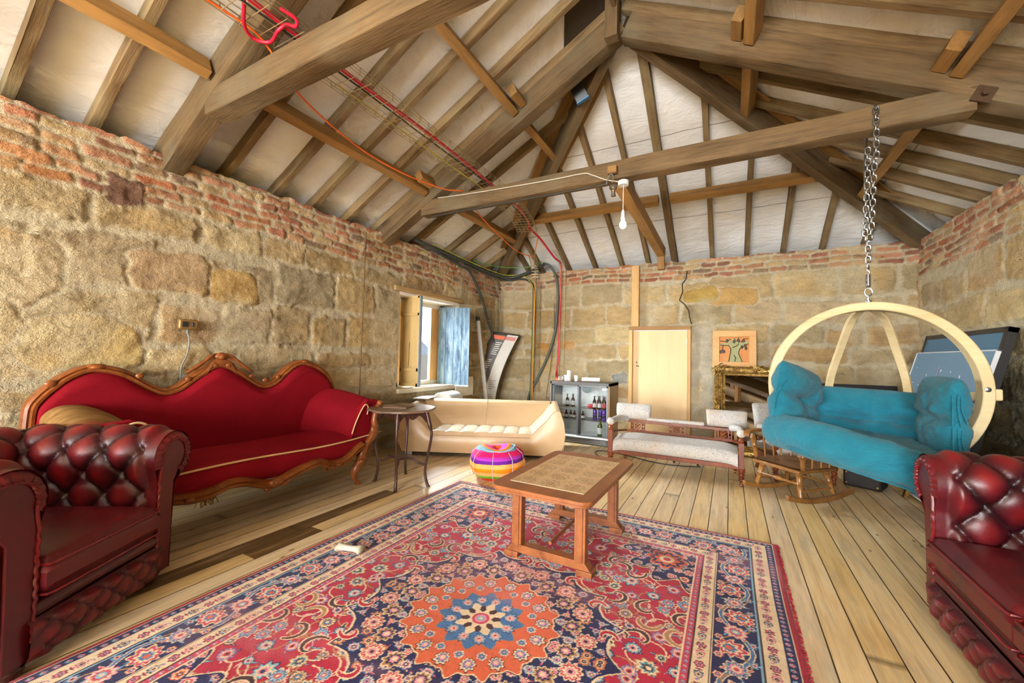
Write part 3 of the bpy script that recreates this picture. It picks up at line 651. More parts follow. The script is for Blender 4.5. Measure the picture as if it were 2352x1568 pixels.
# worn arm at the near end, a mirror of the other
ym=lambda y:3.79-y
def armm(p,q): v=armf(p,q); return (ym(v[0]+1.87)-1.87,v[1],v[2]+.05*p*min(1,max(0,(v[2]-.47)/.3))+.02*q)
b=MB(); b.grid(armm,24,40); am2=b.build('scroll_arm',VOLD,t,smooth=180); am2['label']='worn gold-brown velvet scroll arm'
b=MB(); b.tube(spline([W2(ym(y),z+.045*(z-.45)/.3,X) for y,z,X in ((2.585,.50,-3.05),(2.62,.60,-3.045),(2.67,.70,-3.04),(2.715,.757,-3.035),(2.78,.76,-3.035),(2.84,.70,-3.04))],5),.007,6); b.build('arm_piping',CORDM,am2)
b=MB(); b.prism([(ym(p[0])-1.87,p[1]+.03*(p[1]-.44)/.36) for p in fp[::-1]],-.405,-.36,Matrix(((1,0,0,0),(0,0,1,0),(0,1,0,0),(0,0,0,1)))); b.build('arm_front',VELV,am2,bev=.01)
def cleg(name,pts,rad,X0):
    b=MB(); P=spline([W2(y,z,X0+dx) for y,z,dx in pts],6); n=len(P); R=[np.interp(i/(n-1),np.linspace(0,1,len(rad)),rad) for i in range(n)]
    b.tube(P,[float(r) for r in R],10); return b
b=cleg('leg',[(2.9,.75,0),(2.86,.70,.01),(2.83,.60,.015),(2.84,.52,.015),(2.80,.44,.02),(2.74,.38,.02),(2.69,.31,.02),(2.70,.24,.0),(2.65,.17,-.01),(2.64,.11,-.02),(2.68,.06,-.04),(2.72,.0,-.05)],[.022,.03,.028,.036,.04,.03,.04,.05,.04,.03,.022,.026],-3.05)
b.ball(W2(2.83,.5,-3.03),(.045,.03,.06),12); b.ball(W2(2.90,.755,-3.04),(.035,.03,.03),10); b.ball(W2(2.665,.245,-3.0),(.03,.02,.02),10)
b.build('leg',WALN,t,smooth=60)
for y,X in((.86,-3.09),(2.84,-3.72),(.86,-3.72)):
    b=cleg('leg',[(y,.34,0),(y-.01,.2,-.01),(y,.1,-.02),(y+.03,0,-.04)],[.05,.036,.026,.026],X); b.build('leg',WALN,t,smooth=60)
b=MB()
for k in range(26): y0=1.60+rnd.uniform(-.03,.03); X0=-3.42+rnd.uniform(-.04,.04); b.tube(spline([W2(y0,.30,X0),W2(y0+rnd.uniform(-.03,.03),.2,X0),W2(y0+rnd.uniform(-.04,.04),.08+rnd.random()*.05,X0+rnd.uniform(-.03,.03))],3),.003,4)
tag(b.build('hanging_stuffing',plain('horsehair',sr(170,126,62),.9),t),kind=None)
# ================================================================ side table
t=thing('side_table','tall dark wooden side table with curved legs beside the red sofa','table',(-2.79,2.95,0),math.radians(-20))
b=MB(); R_=.33; oc=[]
for k in range(8):
    a=PI/8+k*PI/4; oc.append((R_*cos(a)*.98,R_*sin(a)*.98))
sc_=[]
for k in range(8):
    p=Vector(oc[k]);q=Vector(oc[(k+1)%8])
    for j in range(6):
        f=j/6; m=p.lerp(q,f); m*=1+.03*sin(PI*f); sc_.append((m.x,m.y))
b.prism(sc_,.705,.727); b.build('table_top',wood('worn_table_top',sr(70,50,38),sr(134,108,84),.4,1,9),t,bev=.005)
LG=[((-3.047,2.858),0),((-2.649,2.739),0),((-2.487,3.011),0),((-2.957,3.205),0)]
iR=Matrix.Rotation(math.radians(20),4,'Z'); lg=[iR@(Vector((x,y,0))-Vector((-2.79,2.95,0))) for (x,y),_ in LG]
b=MB()
for k in range(4):
    a=lg[k]*.86; c=lg[(k+1)%4]*.86; n=14
    V=[];
    for i in range(n+1):
        f=i/n; p=a.lerp(c,f); dz=.055+.02*cos(2*PI*f*2)+.03*abs(2*f-1)**3
        V+=[(p.x,p.y,.705),(p.x,p.y,.705-dz)]
    b.add(V,[(2*i,2*i+2,2*i+3,2*i+1) for i in range(n)])
o=b.build('scalloped_apron',DARKW,t,smooth=0); md=o.modifiers.new('Solid','SOLIDIFY'); md.thickness=.016; md.offset=0
for k in range(4):
    d=lg[k].normalized(); r0=lg[k].length; b=MB()
    P=[(r0*.86,.7),(r0*.95,.6),(r0*1.04,.5),(r0*.98,.36),(r0*.88,.22),(r0*.86,.12),(r0*.93,.03),(r0,.0)]
    P=spline([(d.x*r,d.y*r,z) for r,z in P],5); n=len(P); b.tube(P,[.021 if i<8 else .017-.005*sin(PI*i/n) for i in range(n)],8); b.build('leg',DARKW,t,smooth=60)
    b=MB(); P=spline([(d.x*r0*.88,d.y*r0*.88,.2),(d.x*r0*.6,d.y*r0*.6,.215),(d.x*r0*.36,d.y*r0*.36,.25)],5); b.tube(P,.0115,8); b.build('stretcher',DARKW,t)
b=MB(); q=[]
for k in range(4):
    a=lg[k]*.5; c=lg[(k+1)%4]*.5
    for j in range(5): m=a.lerp(c,j/5)*(1-.22*sin(PI*j/5)); q.append((m.x,m.y))
b.prism(q,.245,.262); b.build('lower_shelf',DARKW,t,bev=.004)
b=MB(); b.box((0,0,.004),(.24,.17,.008),Matrix.Rotation(.3,4,'Z')); b.box((-.03,.02,.01),(.17,.12,.006),Matrix.Rotation(-.15,4,'Z'))
solo(b,'booklet',plain('brown_card',sr(126,96,74),.7),'brown paper folder lying on the dark side table','booklet').location=(-2.83,2.94,.7275)
# ================================================================ rug
RC=(-1.03,1.65); RHX,RHY=1.31,1.65
def make_rug():
    res=.004; nx,ny=int(RHX/res),int(RHY/res)
    X,Y=np.meshgrid((np.arange(nx)+.5)*res,(np.arange(ny)+.5)*res,indexing='ij')
    K=dict(red=sr(178,26,56),crim=sr(164,16,46),navy=sr(30,30,78),blue=sr(70,110,160),sky=sr(128,172,192),cream=sr(226,200,164),pink=sr(216,140,156),orange=sr(212,96,58),tan=sr(168,124,78),brown=sr(70,36,36),rose=sr(196,60,86),teal=sr(84,136,150))
    K={k:np.array(v) for k,v in K.items()}
    A=np.zeros((nx,ny,3))+K['red']
    R=np.random.default_rng(5)
    def pnt(m,c): A[m]=K[c]
    def win(cx,cy,r):
        i0,i1=max(0,int((cx-r)/res)),min(nx,int((cx+r)/res)+1); j0,j1=max(0,int((cy-r)/res)),min(ny,int((cy+r)/res)+1)
        return None if i0>=i1 or j0>=j1 else (slice(i0,i1),slice(j0,j1))
    def flower(cx,cy,r,n,cols,ph=0,depth=.28):
        w=win(cx,cy,r*1.15)
        if w is None: return
        x=X[w]-cx;y=Y[w]-cy;d=np.hypot(x,y)/r;th=np.arctan2(y,x)+ph
        pet=(1-depth)+depth*np.abs(np.cos(n*th/2))
        S=A[w]
        for k,c in zip((1.0,.86,.62,.36,.18),cols): S[d<pet*k if k>.4 else d<k]=K[c]
        sp=(np.abs(np.sin(n*th/2))<.16)&(d>.4)&(d<pet*.84)&(d>.36); S[sp]=K[cols[0]]
    def palm(cx,cy,r,ang,cols):
        w=win(cx,cy,r*1.3)
        if w is None: return
        c,s=cos(ang),sin(ang); x=(X[w]-cx)*c+(Y[w]-cy)*s;y=-(X[w]-cx)*s+(Y[w]-cy)*c
        th=np.arctan2(y,x); d=np.hypot(x*.85,y)/r; pet=(.66+.34*np.cos(th/2)**2)*(.86+.14*np.cos(9*th)); S=A[w]
        for k,cc in zip((1.1,.96,.7,.48,.26),cols): S[d<pet*k]=K[cc]
    def stroke(P,wd,c,edge=None):
        P=np.array(P)
        for p,q,f in zip(P[:-1],P[1:],np.linspace(0,1,len(P)-1)):
            ww=wd if not callable(wd) else wd(f)
            w=win((p[0]+q[0])/2,(p[1]+q[1])/2,np.hypot(*(q-p))/2+ww+.01)
            if w is None: continue
            x=X[w];y=Y[w];dx,dy=q-p;L2=dx*dx+dy*dy+1e-9;t=np.clip(((x-p[0])*dx+(y-p[1])*dy)/L2,0,1);d=np.hypot(x-p[0]-t*dx,y-p[1]-t*dy)
            S=A[w]; S[d<ww]=K[c]
    def curl(cx,cy,r,a0,turn,c1,c2):
        T=np.linspace(0,1,16); P=[(cx+r*(1-.75*t)*cos(a0+turn*t),cy+r*(1-.75*t)*sin(a0+turn*t)) for t in T]
        stroke(P,lambda f:.017*(1-abs(2*f-.7)*.6),c1); stroke(P,lambda f:.010*(1-abs(2*f-.7)*.6),c2)
    def leaf(cx,cy,l,ang,c1,c2):
        P=[(cx+l*t*cos(ang+.5*t),cy+l*t*sin(ang+.5*t)) for t in np.linspace(0,1,8)]
        stroke(P,lambda f:.24*l*(1-f)*(f+.35),c1); stroke(P,lambda f:.13*l*(1-f)*(f+.35),c2)
    fx,fy=RHX-.46,RHY-.46
    SETS=[('navy','cream','pink','blue','brown'),('cream','blue','sky','rose','cream'),('brown','cream','tan','blue','cream'),('blue','pink','cream','rose','brown'),('navy','sky','cream','pink','navy'),('tan','cream','teal','brown','cream')]
    # field scatter
    pts=[]
    for _ in range(2200):
        x,y=R.random()*fx,R.random()*fy
        if all((x-a)**2+(y-b_)**2>.07**2 for a,b_ in pts): pts.append((x,y))
    for i,(x,y) in enumerate(pts):
        a=R.random()*6.28
        stroke([(x+.11*t*cos(a+t*2),y+.11*t*sin(a+t*2)) for t in np.linspace(0,1,8)],.0035,'tan' if i%2 else 'cream')
        for j in range(3): leaf(x,y,.055,a+j*2.1,'navy' if j else 'cream','sky' if j==1 else 'pink')
    for i,(x,y) in enumerate(pts):
        k=i%5; sset=SETS[R.integers(6)]; r=R.uniform(.02,.042)
        if k==0: palm(x,y,r*1.25,R.random()*6.28,sset)
        elif k==1: curl(x,y,.07,R.random()*6.28,4.4*(1 if R.random()>.5 else -1),'cream','brown' if R.random()>.5 else 'tan')
        else: flower(x,y,r,R.choice([6,8,10,12]),sset,R.random()*3)
    # spandrel corners
    ex=(fx-X)/fx;ey=(fy-Y)/fy; rad=np.hypot(ex*1.0,ey*1.35); ta=np.arctan2(ey*1.35,ex)
    lim=.43+.05*np.abs(np.sin(ta*7))-.04*np.cos(ta*14); inf=(X<fx)&(Y<fy)
    pnt(inf&(rad<lim+.018),'cream'); pnt(inf&(rad<lim+.006),'navy')
    def scat(mask,n,md,rr,sets,leafy=True):
        q=[]; I=np.argwhere(mask)
        for _ in range(n):
            i,j=I[R.integers(len(I))]; x,y=X[i,j],Y[i,j]
            if all((x-a)**2+(y-b_)**2>md**2 for a,b_ in q): q.append((x,y))
        keep=A.copy()
        for x,y in q:
            a=R.random()*6.28
            if leafy:
                for j in range(3): leaf(x,y,md*.75,a+j*2.1,'cream' if j else 'pink','blue' if j==1 else 'rose')
        for x,y in q: flower(x,y,R.uniform(*rr),R.choice([6,8,10]),sets[R.integers(len(sets))],R.random()*3)
        A[~mask]=keep[~mask]
    scat(inf&(rad<lim-.01),900,.052,(.016,.034),[('cream','pink','rose','cream','brown'),('blue','cream','pink','navy','cream'),('orange','cream','orange','navy','cream'),('sky','rose','cream','navy','pink')])
    flower(fx-.16,fy-.14,.12,8,('orange','navy','orange','cream','rose'))
    # medallion
    d=np.hypot(X,Y);th=np.arctan2(Y,X)
    lob=np.abs(np.sin(8*th)); pt=np.abs(((th*16/(2*PI))%1)-.5)*2
    rN=.575+.08*pt**1.2-.02*np.abs(np.sin(16*th)); pnt(d<rN+.014,'cream'); pnt(d<rN+.004,'navy')
    ann=(d<rN-.006)
    scat(ann,900,.055,(.016,.03),[('cream','pink','rose','cream','brown'),('blue','cream','pink','navy','cream'),('tan','orange','cream','navy','tan'),('sky','cream','blue','pink','navy')])
    for k in range(16):
        a=2*PI*(k+.5)/16; flower(.49*cos(a),.49*sin(a),.052,10,('cream','rose','cream','pink','brown'),a)
        curl(.575*cos(a+.1),.575*sin(a+.1),.05,a,4,'cream','red'); a=2*PI*k/16; palm(.42*cos(a),.42*sin(a),.05,a,('cream','tan','navy','pink','cream'))
    rO=.325+.035*np.abs(np.sin(8*th))+.012*np.cos(32*th); pnt(d<rO+.01,'brown'); pnt(d<rO+.006,'cream'); pnt(d<rO-.001,'orange')
    for k in range(16):
        a=2*PI*k/16; palm(.285*cos(a),.285*sin(a),.04,a,('brown','cream','blue','pink','cream'))
    for k in range(16):
        a=2*PI*(k+.5)/16; flower(.245*cos(a),.245*sin(a),.028,6,('rose','cream','teal','blue','pink'),a)
    rS=.15+.06*(np.abs(((th*12/(2*PI)+.5)%1)-.5)*2)**.8; pnt(d<rS+.006,'tan'); pnt(d<rS,'blue'); pnt(d<rS*.9,'blue')
    for k in range(12):
        a=2*PI*(k)/12+.26; palm(.135*cos(a-.26),.135*sin(a-.26),.034,a-.26,('navy','sky','pink','cream','rose'))
    pnt(d<.10+.02*np.cos(8*th),'cream'); pnt(d<.075+.02*np.cos(8*th+PI),'brown'); pnt(d<.06+.01*np.cos(8*th),'cream')
    pnt(d<.042,'rose'); pnt(d<.028,'pink'); pnt(d<.018,'sky'); pnt(d<.009,'cream')
    # borders (distance from the edge)
    e=np.minimum(RHX-X,RHY-Y); along=np.where(RHX-X<RHY-Y,Y,X)
    def band(a,b_,c): pnt((e>=a)&(e<b_),c)
    band(0,.03,'crim'); band(.03,.036,'cream'); band(.036,.075,'navy'); band(.075,.08,'cream'); band(.08,.155,'cream'); band(.155,.16,'brown'); band(.16,.168,'sky'); band(.168,.345,'navy'); band(.345,.35,'cream'); band(.35,.355,'brown'); band(.355,.42,'cream'); band(.42,.425,'brown'); band(.425,.455,'rose'); band(.455,.462,'cream')
    def bpos(t,ee,side): return (RHX-ee,t) if side==0 else (t,RHY-ee)
    for side,L in((0,RHY),(1,RHX)):
        for ee,stp,rr in((.0555,.034,.0125),(.44,.03,.010)):
            for i,t_ in enumerate(np.arange(.015,L-ee,stp)): x,y=bpos(t_,ee,side); flower(x,y,rr,5,(('rose','pink','sky','navy','cream') if i%2 else ('blue','sky','rose','cream','navy')))
        for ee,stp in((.118,.062),(.388,.062)):
            for i,t_ in enumerate(np.arange(.02,L-ee,stp)):
                x,y=bpos(t_,ee,side); a=(PI/2 if side==0 else 0)
                if i%2: flower(x,y,.022,6,('brown','rose','pink','navy','cream'),i)
                else: palm(x,y,.022,a,('brown','blue','cream','tan','navy') if i%4 else ('rose','pink','cream','navy','tan'))
                x2,y2=bpos(t_+.031,ee+.012*(1 if i%2 else -1),side); leaf(x2,y2,.03,a+1.2*(-1)**i,'blue' if i%2 else 'rose','pink' if i%2 else 'navy')
        P=[bpos(t_,.256+.062*sin(t_*2*PI/.5),side) for t_ in np.arange(0,L-.22,.012)]
        stroke(P,.011,'cream'); stroke(P,.0065,'blue')
        P=[bpos(t_,.256-.055*sin(t_*2*PI/.25+.6),side) for t_ in np.arange(0,L-.22,.012)]; stroke(P,.004,'tan')
        for i,t_ in enumerate(np.arange(.0,L-.2,.125)):
            ph=.256-.03*sin(t_*2*PI/.5); x,y=bpos(t_,ph,side); a=R.random()*6
            for j in range(4): leaf(x,y,.075,a+j*1.57,'cream' if j%2 else 'blue','rose' if j%2 else 'sky')
            if i%2: palm(x,y,.066,(0 if side==0 else PI/2)+PI*(i%4==1),SETS[(i//2)%6][:1]+('cream','rose','blue','cream') if 0 else ('cream','rose','cream','blue','orange'))
            else: flower(x,y,.05,10,('cream','blue','pink','cream','rose') if i%4 else ('pink','cream','rose','sky','cream'),i)
            for s2 in(-1,1): x,y=bpos(t_+.06,.256+.066*s2,side); flower(x,y,.02,6,('orange','cream','rose','blue','cream') if s2>0 else ('sky','blue','cream','rose','navy'))
    # mirror, weave and wear
    F_=np.concatenate([A[::-1],A],0); F_=np.concatenate([F_[:,::-1],F_],1)
    n0,n1=F_.shape[:2]; xs=(np.arange(n0)+.5)*res-nx*res; ys=(np.arange(n1)+.5)*res-ny*res; U,V=np.meshgrid(xs,ys,indexing='ij')
    F_=F_*(.9+.2*(nrg.random((n0,n1,1))))*(1+.16*fbm(U*3,V*3,3,2)[...,None])
    ab=sst(.1,.5,fbm(U*1.3,V*6,4,77))[...,None]*.22; F_=F_*(1-ab)+np.array(sr(190,120,120))*ab
    Z=.011+.0016*fbm(U*30,V*30,2,5)+.004*fbm(U*2,V*2,2,9); ed=np.minimum(RHX-np.abs(U),RHY-np.abs(V)); Z=Z*sst(0,.012,ed)+.002
    wx=.012*vn(V*1.6,V*0+3,5)*np.sign(U)*(np.abs(U)/RHX)**4; 
    P=S3(RC[0]+U+wx,RC[1]+V+.01*vn(U*1.5,U*0+8,3)*(np.abs(V)/RHY)**4,Z)
    t=NT('rug_wool',.95,0,None,.1); v=t.obj(); f=t.noise(v,260,2); t.set('Base Color',t.n('HueSaturation',Color=t.attr(),Value=t.m('ADD',.8,t.m('MULTIPLY',f,.4))).outputs[0]); t.set('Sheen Weight',.15); t.bump(f,.4,.004)
    o=npmesh('persian_rug',P.reshape(-1,3),gridfaces(n0,n1),t.mat,None,np.clip(F_,0,1).reshape(-1,3))
    return tag(o,'large crimson and navy Persian rug with central medallion on the floorboards','rug')
make_rug()
b=MB(); fr=plain('crimson_fringe',sr(170,20,52),.9)
for k in range(170):
    y=RC[1]-RHY+2*RHY*k/169; x=RC[0]+RHX; b.tube([(x-.004,y,.008),(x+.006+rnd.random()*.007,y+rnd.uniform(-.012,.012),.003)],.003,4)
o=b.build('fringe',fr); o.parent=bpy.data.objects['persian_rug']
# ================================================================ coffee table
t=thing('coffee_table','low wooden coffee table with tiled top standing on the rug','table',(-.95,2.61,.012),math.radians(-1))
def rrect(hx,hy,r,n=6):
    P=[]
    for sx,sy,a0 in((1,1,0),(-1,1,PI/2),(-1,-1,PI),(1,-1,3*PI/2)):
        for k in range(n+1): a=a0+PI/2*k/n; P.append((sx*(hx-r)+r*cos(a),sy*(hy-r)+r*sin(a)))
    return P
def m_tile():
    t=NT('flower_tiles',.35,0,None,.5); v=t.obj(); x,y,z=t.xyz(v)
    S=.158; u=t.m('DIVIDE',t.m('ADD',x,S*1.5),S); w=t.m('DIVIDE',t.m('ADD',y,S*2.5),S)
    fu=t.m('SUBTRACT',t.m('FRACT',u),.5); fv=t.m('SUBTRACT',t.m('FRACT',w),.5)
    d=t.m('SQRT',t.m('ADD',t.m('MULTIPLY',fu,fu),t.m('MULTIPLY',fv,fv))); a=t.m('ARCTAN2',fv,fu)
    wave=t.m('ABSOLUTE',t.m('COSINE',t.m('MULTIPLY',a,4.0))); band=t.m('ABSOLUTE',t.m('SUBTRACT',d,t.m('ADD',.16,t.m('MULTIPLY',wave,.2))))
    band2=t.m('ABSOLUTE',t.m('SUBTRACT',d,t.m('ADD',.05,t.m('MULTIPLY',wave,.07))))
    nz=t.noise(v,60,4,.7); line=t.ramp(t.m('ADD',t.m('MINIMUM',band,band2),t.m('MULTIPLY',t.m('SUBTRACT',nz,.5),.08)),[(.015,.65),(.05,0.0)])
    col=t.ramp(t.noise(v,14,5,.65),[(.35,sr(204,164,114)),(.6,sr(222,188,142))]); col=t.mix(line,col,sr(126,84,48))
    gx=t.m('MINIMUM',t.m('ABSOLUTE',t.m('SUBTRACT',t.m('ABSOLUTE',fu),.5)),1.0); gy=t.m('ABSOLUTE',t.m('SUBTRACT',t.m('ABSOLUTE',fv),.5))
    gm=t.ramp(t.m('MINIMUM',gx,t.m('MULTIPLY',gy,1.6)),[(.012,.9),(.022,0.0)]); col=t.mix(gm,col,sr(230,204,166))
    t.set('Base Color',col); t.bump(t.m('SUBTRACT',1.0,t.m('ADD',gm,t.m('MULTIPLY',line,.3))),.25,.002); return t.mat
HT=.468
b=MB(); b.prism(rrect(.318,.525,.07),HT-.022,HT); b.prism(rrect(.306,.513,.064),HT-.04,HT-.022); top=b.build('table_top',TEAK,t,bev=.004)
b=MB(); b.box((0,0,HT+.0006),(.474,.79,.003)); b.build('tiled_inlay',m_tile(),top)
for sy in(-1,1):
    y=sy*.335; b=MB(); b.prism([(-.27,.035),(-.235,.075),(-.19,.078),(.19,.078),(.235,.075),(.27,.035),(.27,.03),(-.27,.03)],-.032,.032,Matrix(((1,0,0,0),(0,0,1,y),(0,1,0,0),(0,0,0,1)))); b.build('sledge_foot',TEAK,t,bev=.004)
    for sx in(-1,1):
        b=MB(); b.box((sx*.235,y,.017),(.095,.085,.034)); b.build('foot_pad',TEAK,t,bev=.004)
        b=MB(); x=sx*.205; b.box((x,y,(HT+.03)/2),(.066,.056,HT-.10)); b.box((x,y-.03,(HT+.03)/2),(.036,.012,HT-.11)); b.box((x,y+.03,(HT+.03)/2),(.036,.012,HT-.11)); b.build('leg',TEAK,t,bev=.003)
b=MB(); b.tube([(0,-.31,.11),(0,.31,.11)],.011,10); b.build('stretcher_rail',TEAK,t)
for y in(0,.335,-.335): b=MB(); b.box((0,y,HT-.05),(.46,.05,.022)); b.build('under_rail',TEAK,t)
# ================================================================ bone toy
b=MB()
def bone(p,q):
    x=-.085+.17*p; r=.017+.012*(abs(2*p-1)**3); e=min(1,(1-abs(2*p-1))/.14); r*=math.sqrt(max(0,1-(1-e)**2)); a=2*PI*q; w=1+1.0*(abs(2*p-1)**5)*abs(cos(a))
    return (x,r*cos(a)*w*1.15,r*sin(a)+.024)
b.grid(bone,30,18,wv=True); o=solo(b,'dog_bone',plain('rubber_bone',sr(188,184,164),.6,var=.08),'pale dog bone toy lying on the border of the rug','dog toy',smooth=180); o.location=(-2.07,1.77,.012); o.rotation_euler=(0,0,math.radians(15))
# ================================================================ bean bag
def m_bean():
    t=NT('striped_cotton',.85,0,None,.2); v=t.obj(); x,y,z=t.xyz(v); nz=t.noise(v,8,2)
    zz=t.m('ADD',z,t.m('MULTIPLY',t.m('SUBTRACT',nz,.5),.02)); rr=t.m('SQRT',t.m('ADD',t.m('MULTIPLY',x,x),t.m('MULTIPLY',y,y)))
    c=t.ramp(t.m('DIVIDE',zz,.34),[(0,sr(220,60,40)),(.1,sr(110,170,40)),(.2,sr(240,160,100)),(.3,sr(246,140,20)),(.42,sr(246,176,96)),(.54,sr(110,36,150)),(.64,sr(190,60,190)),(.72,sr(232,36,110)),(.86,sr(238,60,160)),(.94,sr(226,40,150))],'CONSTANT')
    c2=t.ramp(t.m('DIVIDE',rr,.24),[(0,sr(232,90,40)),(.22,sr(220,80,190)),(.36,sr(236,70,170)),(.48,sr(240,130,40)),(.64,sr(110,180,200)),(.86,sr(238,60,150))],'CONSTANT')
    t.set('Base Color',t.mix(t.m('GREATER_THAN',zz,.285),c,c2)); t.bump(t.noise(v,30,4),.3,.006); return t.mat
t=thing('bean_bag','round bean bag with pink purple orange stripes beyond the rug corner','bean bag',(-2.13,3.64,0),.4)
def bean(p,q):
    a=2*PI*q; s=p; fac=1-.035*abs(cos(4*a))**6*(1 if .1<s<.85 else 0)
    r=np.interp(s,[0,.08,.25,.42,.6,.75,.86,.94,1],[0,.17,.255,.285,.265,.20,.13,.06,0]); z=np.interp(s,[0,.08,.25,.42,.6,.75,.86,.94,1],[0,.0,.06,.14,.235,.29,.315,.30,.295])
    w=1+.04*sin(3*a+1)+.03*sin(5*a)
    return (r*cos(a)*fac*w*1.02,r*sin(a)*fac*w,z*(1+.06*sin(2*a+.8)*s))
b=MB(); b.grid(bean,60,72,wv=True); bd=b.build('bag',m_bean(),t,smooth=180)
for k in range(8):
    b=MB(); a=(k+.0)/8; b.tube([tuple(Vector(bean(s,a))*1.004) for s in np.linspace(.06,.74,18)],.0035,5); b.build('seam',plain('seam_tape',sr(206,190,200),.8) if k==0 else bpy.data.materials['seam_tape'],bd)
b=MB(); b.tube([tuple(Vector(bean(.78,k/24))*1.01) for k in range(24)],.005,5,closed=True); b.build('top_ring',bpy.data.materials['seam_tape'],bd)
# ================================================================ cream leather settee
CREAM=plain('cream_leather',sr(206,176,136),.36,var=.06,sc=6,bump=.08,bsc=300)
t=thing('cream_sofa','cream leather sofa with sloping arms set across the window corner','sofa',(-1.80,4.58,0),math.radians(25))
Ws=1.93; Dp=.88   # local: x 0..-Ws, y 0..Dp back
def shell(p,q):  # side/front wall
    return None
def armprof(k): return k
# outer shell: loft of a rounded section along the U-shaped plan
def rimz(s):  # rim height by plan position: s along U (0 front-right ... 1 front-left)
    return .60
b=MB()
U=[(-.34,0)];  # front seat face, inner line (seat edge) then arms then back
fb=.05
def armz(k,p):
    zr=.585+.03*min(1,p*1.2); return zr+(.305-zr)*(k**1.25)+(.035*sin(PI*min(1,k*2.2)) if k<.4546 else 0)
def front(p,q):
    x=-Ws*p; bul=.035*sin(PI*q)
    s=abs(p-.5)*2; k=min(p,1-p)*Ws/.33; zt=armz(min(1,k),0)
    return (x-.05*sin(PI*q)*(2*p-1)*(-1 if 0 else 1)*(-1)*(0)+ (.06*sin(PI*q)*(1-2*p)*(s**6)),-bul-.0+.02*(1-q)*0,fb+(zt-fb)*q)
b.grid(front,72,14)
fr_=b.build('front_panel',CREAM,t,smooth=180)
def endw(sx):
    def f(p,q):
        y=Dp*p; z=.585+.03*min(1,p*1.2); x=(0 if sx>0 else -Ws)+sx*.06*sin(PI*q); return (x,y-(.035*sin(PI*q))*(1-p)+.05*sin(PI*q)*p,fb+(z-fb)*q)
    return f
def armtop(sx):
    x0=0 if sx>0 else -Ws
    def f(p,q):   # p depth, q from outer rim to inner seat line
        y=Dp*.97*p-.004; zr=.585+.03*min(1,p*1.2); xi=(.33+.10*p); zi=.305
        k=q; zz=armz(k,p)
        xx=x0-sx*xi*k; return (xx,y,zz)
    return f
for sx in(1,-1):
    b=MB(); b.grid(endw(sx),16,14); b.grid(armtop(sx),16,20); o=b.build('arm',CREAM,t,smooth=70)
    b=MB(); f=armtop(sx); x0=0 if sx>0 else -Ws
    b.tube([(x0,-.004,.585)]+[(f(0,q)[0],-.006,f(0,q)[2]) for q in np.linspace(.02,1,14)],.005,6); b.tube([(x0,-.0,.58),(x0+sx*.045,-.02,.45),(x0+sx*.06,-.035,.3),(x0+sx*.04,-.02,.12)],.004,6); b.build('seam',plain('cream_seam',sr(190,160,124),.5) if sx>0 else bpy.data.materials['cream_seam'],o)
def backf(p,q):
    x=-.10-(Ws-.20)*p; lean=[(.50,.30),(.545,.42),(.60,.55),(.64,.605),(.70,.628),(.78,.625),(.86,.58),(.90,.3),(.86,.05)]
    y=np.interp(q,np.linspace(0,1,9),[c[0] for c in lean]); z=np.interp(q,np.linspace(0,1,9),[c[1] for c in lean])
    e=abs(2*p-1)**10; return (x,y-.02*e*0,z)
b=MB(); b.grid(backf,40,40); o=b.build('backrest',CREAM,t,smooth=60)
b=MB(); b.tube([(backf(.5,q)[0],backf(.5,q)[1]-.002,backf(.5,q)[2]+.002) for q in np.linspace(0,.6,24)],.004,6); b.build('centre_seam',bpy.data.materials['cream_seam'],o)
# wings joining back to arms
b=MB()
for sx,x0 in((1,0),(-1,-Ws)):
    f=armtop(sx); b.grid(lambda p,q,f=f,sx=sx,x0=x0:tuple(Vector((f(.74+.26*p,q)[0],f(.74+.26*p,q)[1]+.06*p,f(1,q)[2]+.02*p*(1-q)))),4,10)
# seat cushion with biscuit tufting
CR2=plain('cream_seat_leather',sr(214,198,172),.3,var=.06,sc=6)
nxs,nys=150,50; P=[];xs=np.linspace(-.32,-Ws+.32,nxs);ys=np.linspace(-.015,.53,nys);SX,SY=np.meshgrid(xs,ys,indexing='ij')
gx=np.abs(np.sin((SX+.32)*PI/.18))**.35;gy=np.abs(np.sin((SY+.015)*PI/.19))**.35; z=.292+.026*gx*gy*sst(-.015,.02,SY)-.01*(SY<.0)+.004*fbm(SX*22,SY*22,3,3)
z=z-.04*sst(.01,-.015,SY)
npmesh('seat_cushion',S3(SX,SY,z).reshape(-1,3),gridfaces(nxs,nys,True),CR2,t)
b=MB(); b.tube([(x,-.02-.012*sin(PI*(x/-Ws)),.262) for x in np.linspace(-.36,-Ws+.36,24)],.004,5); b.build('seat_seam',bpy.data.materials['cream_seam'],t)
b=MB(); b.box((-Ws/2,Dp/2,.056),(Ws-.12,Dp-.12,.02)); b.build('underside',DKPL,t)
for x in(-.08,-Ws+.08):
    for y in(.05,Dp-.08): b=MB(); b.box((x,y,.026),(.08,.04,.052)); b.build('foot',STEEL,t,bev=.003)
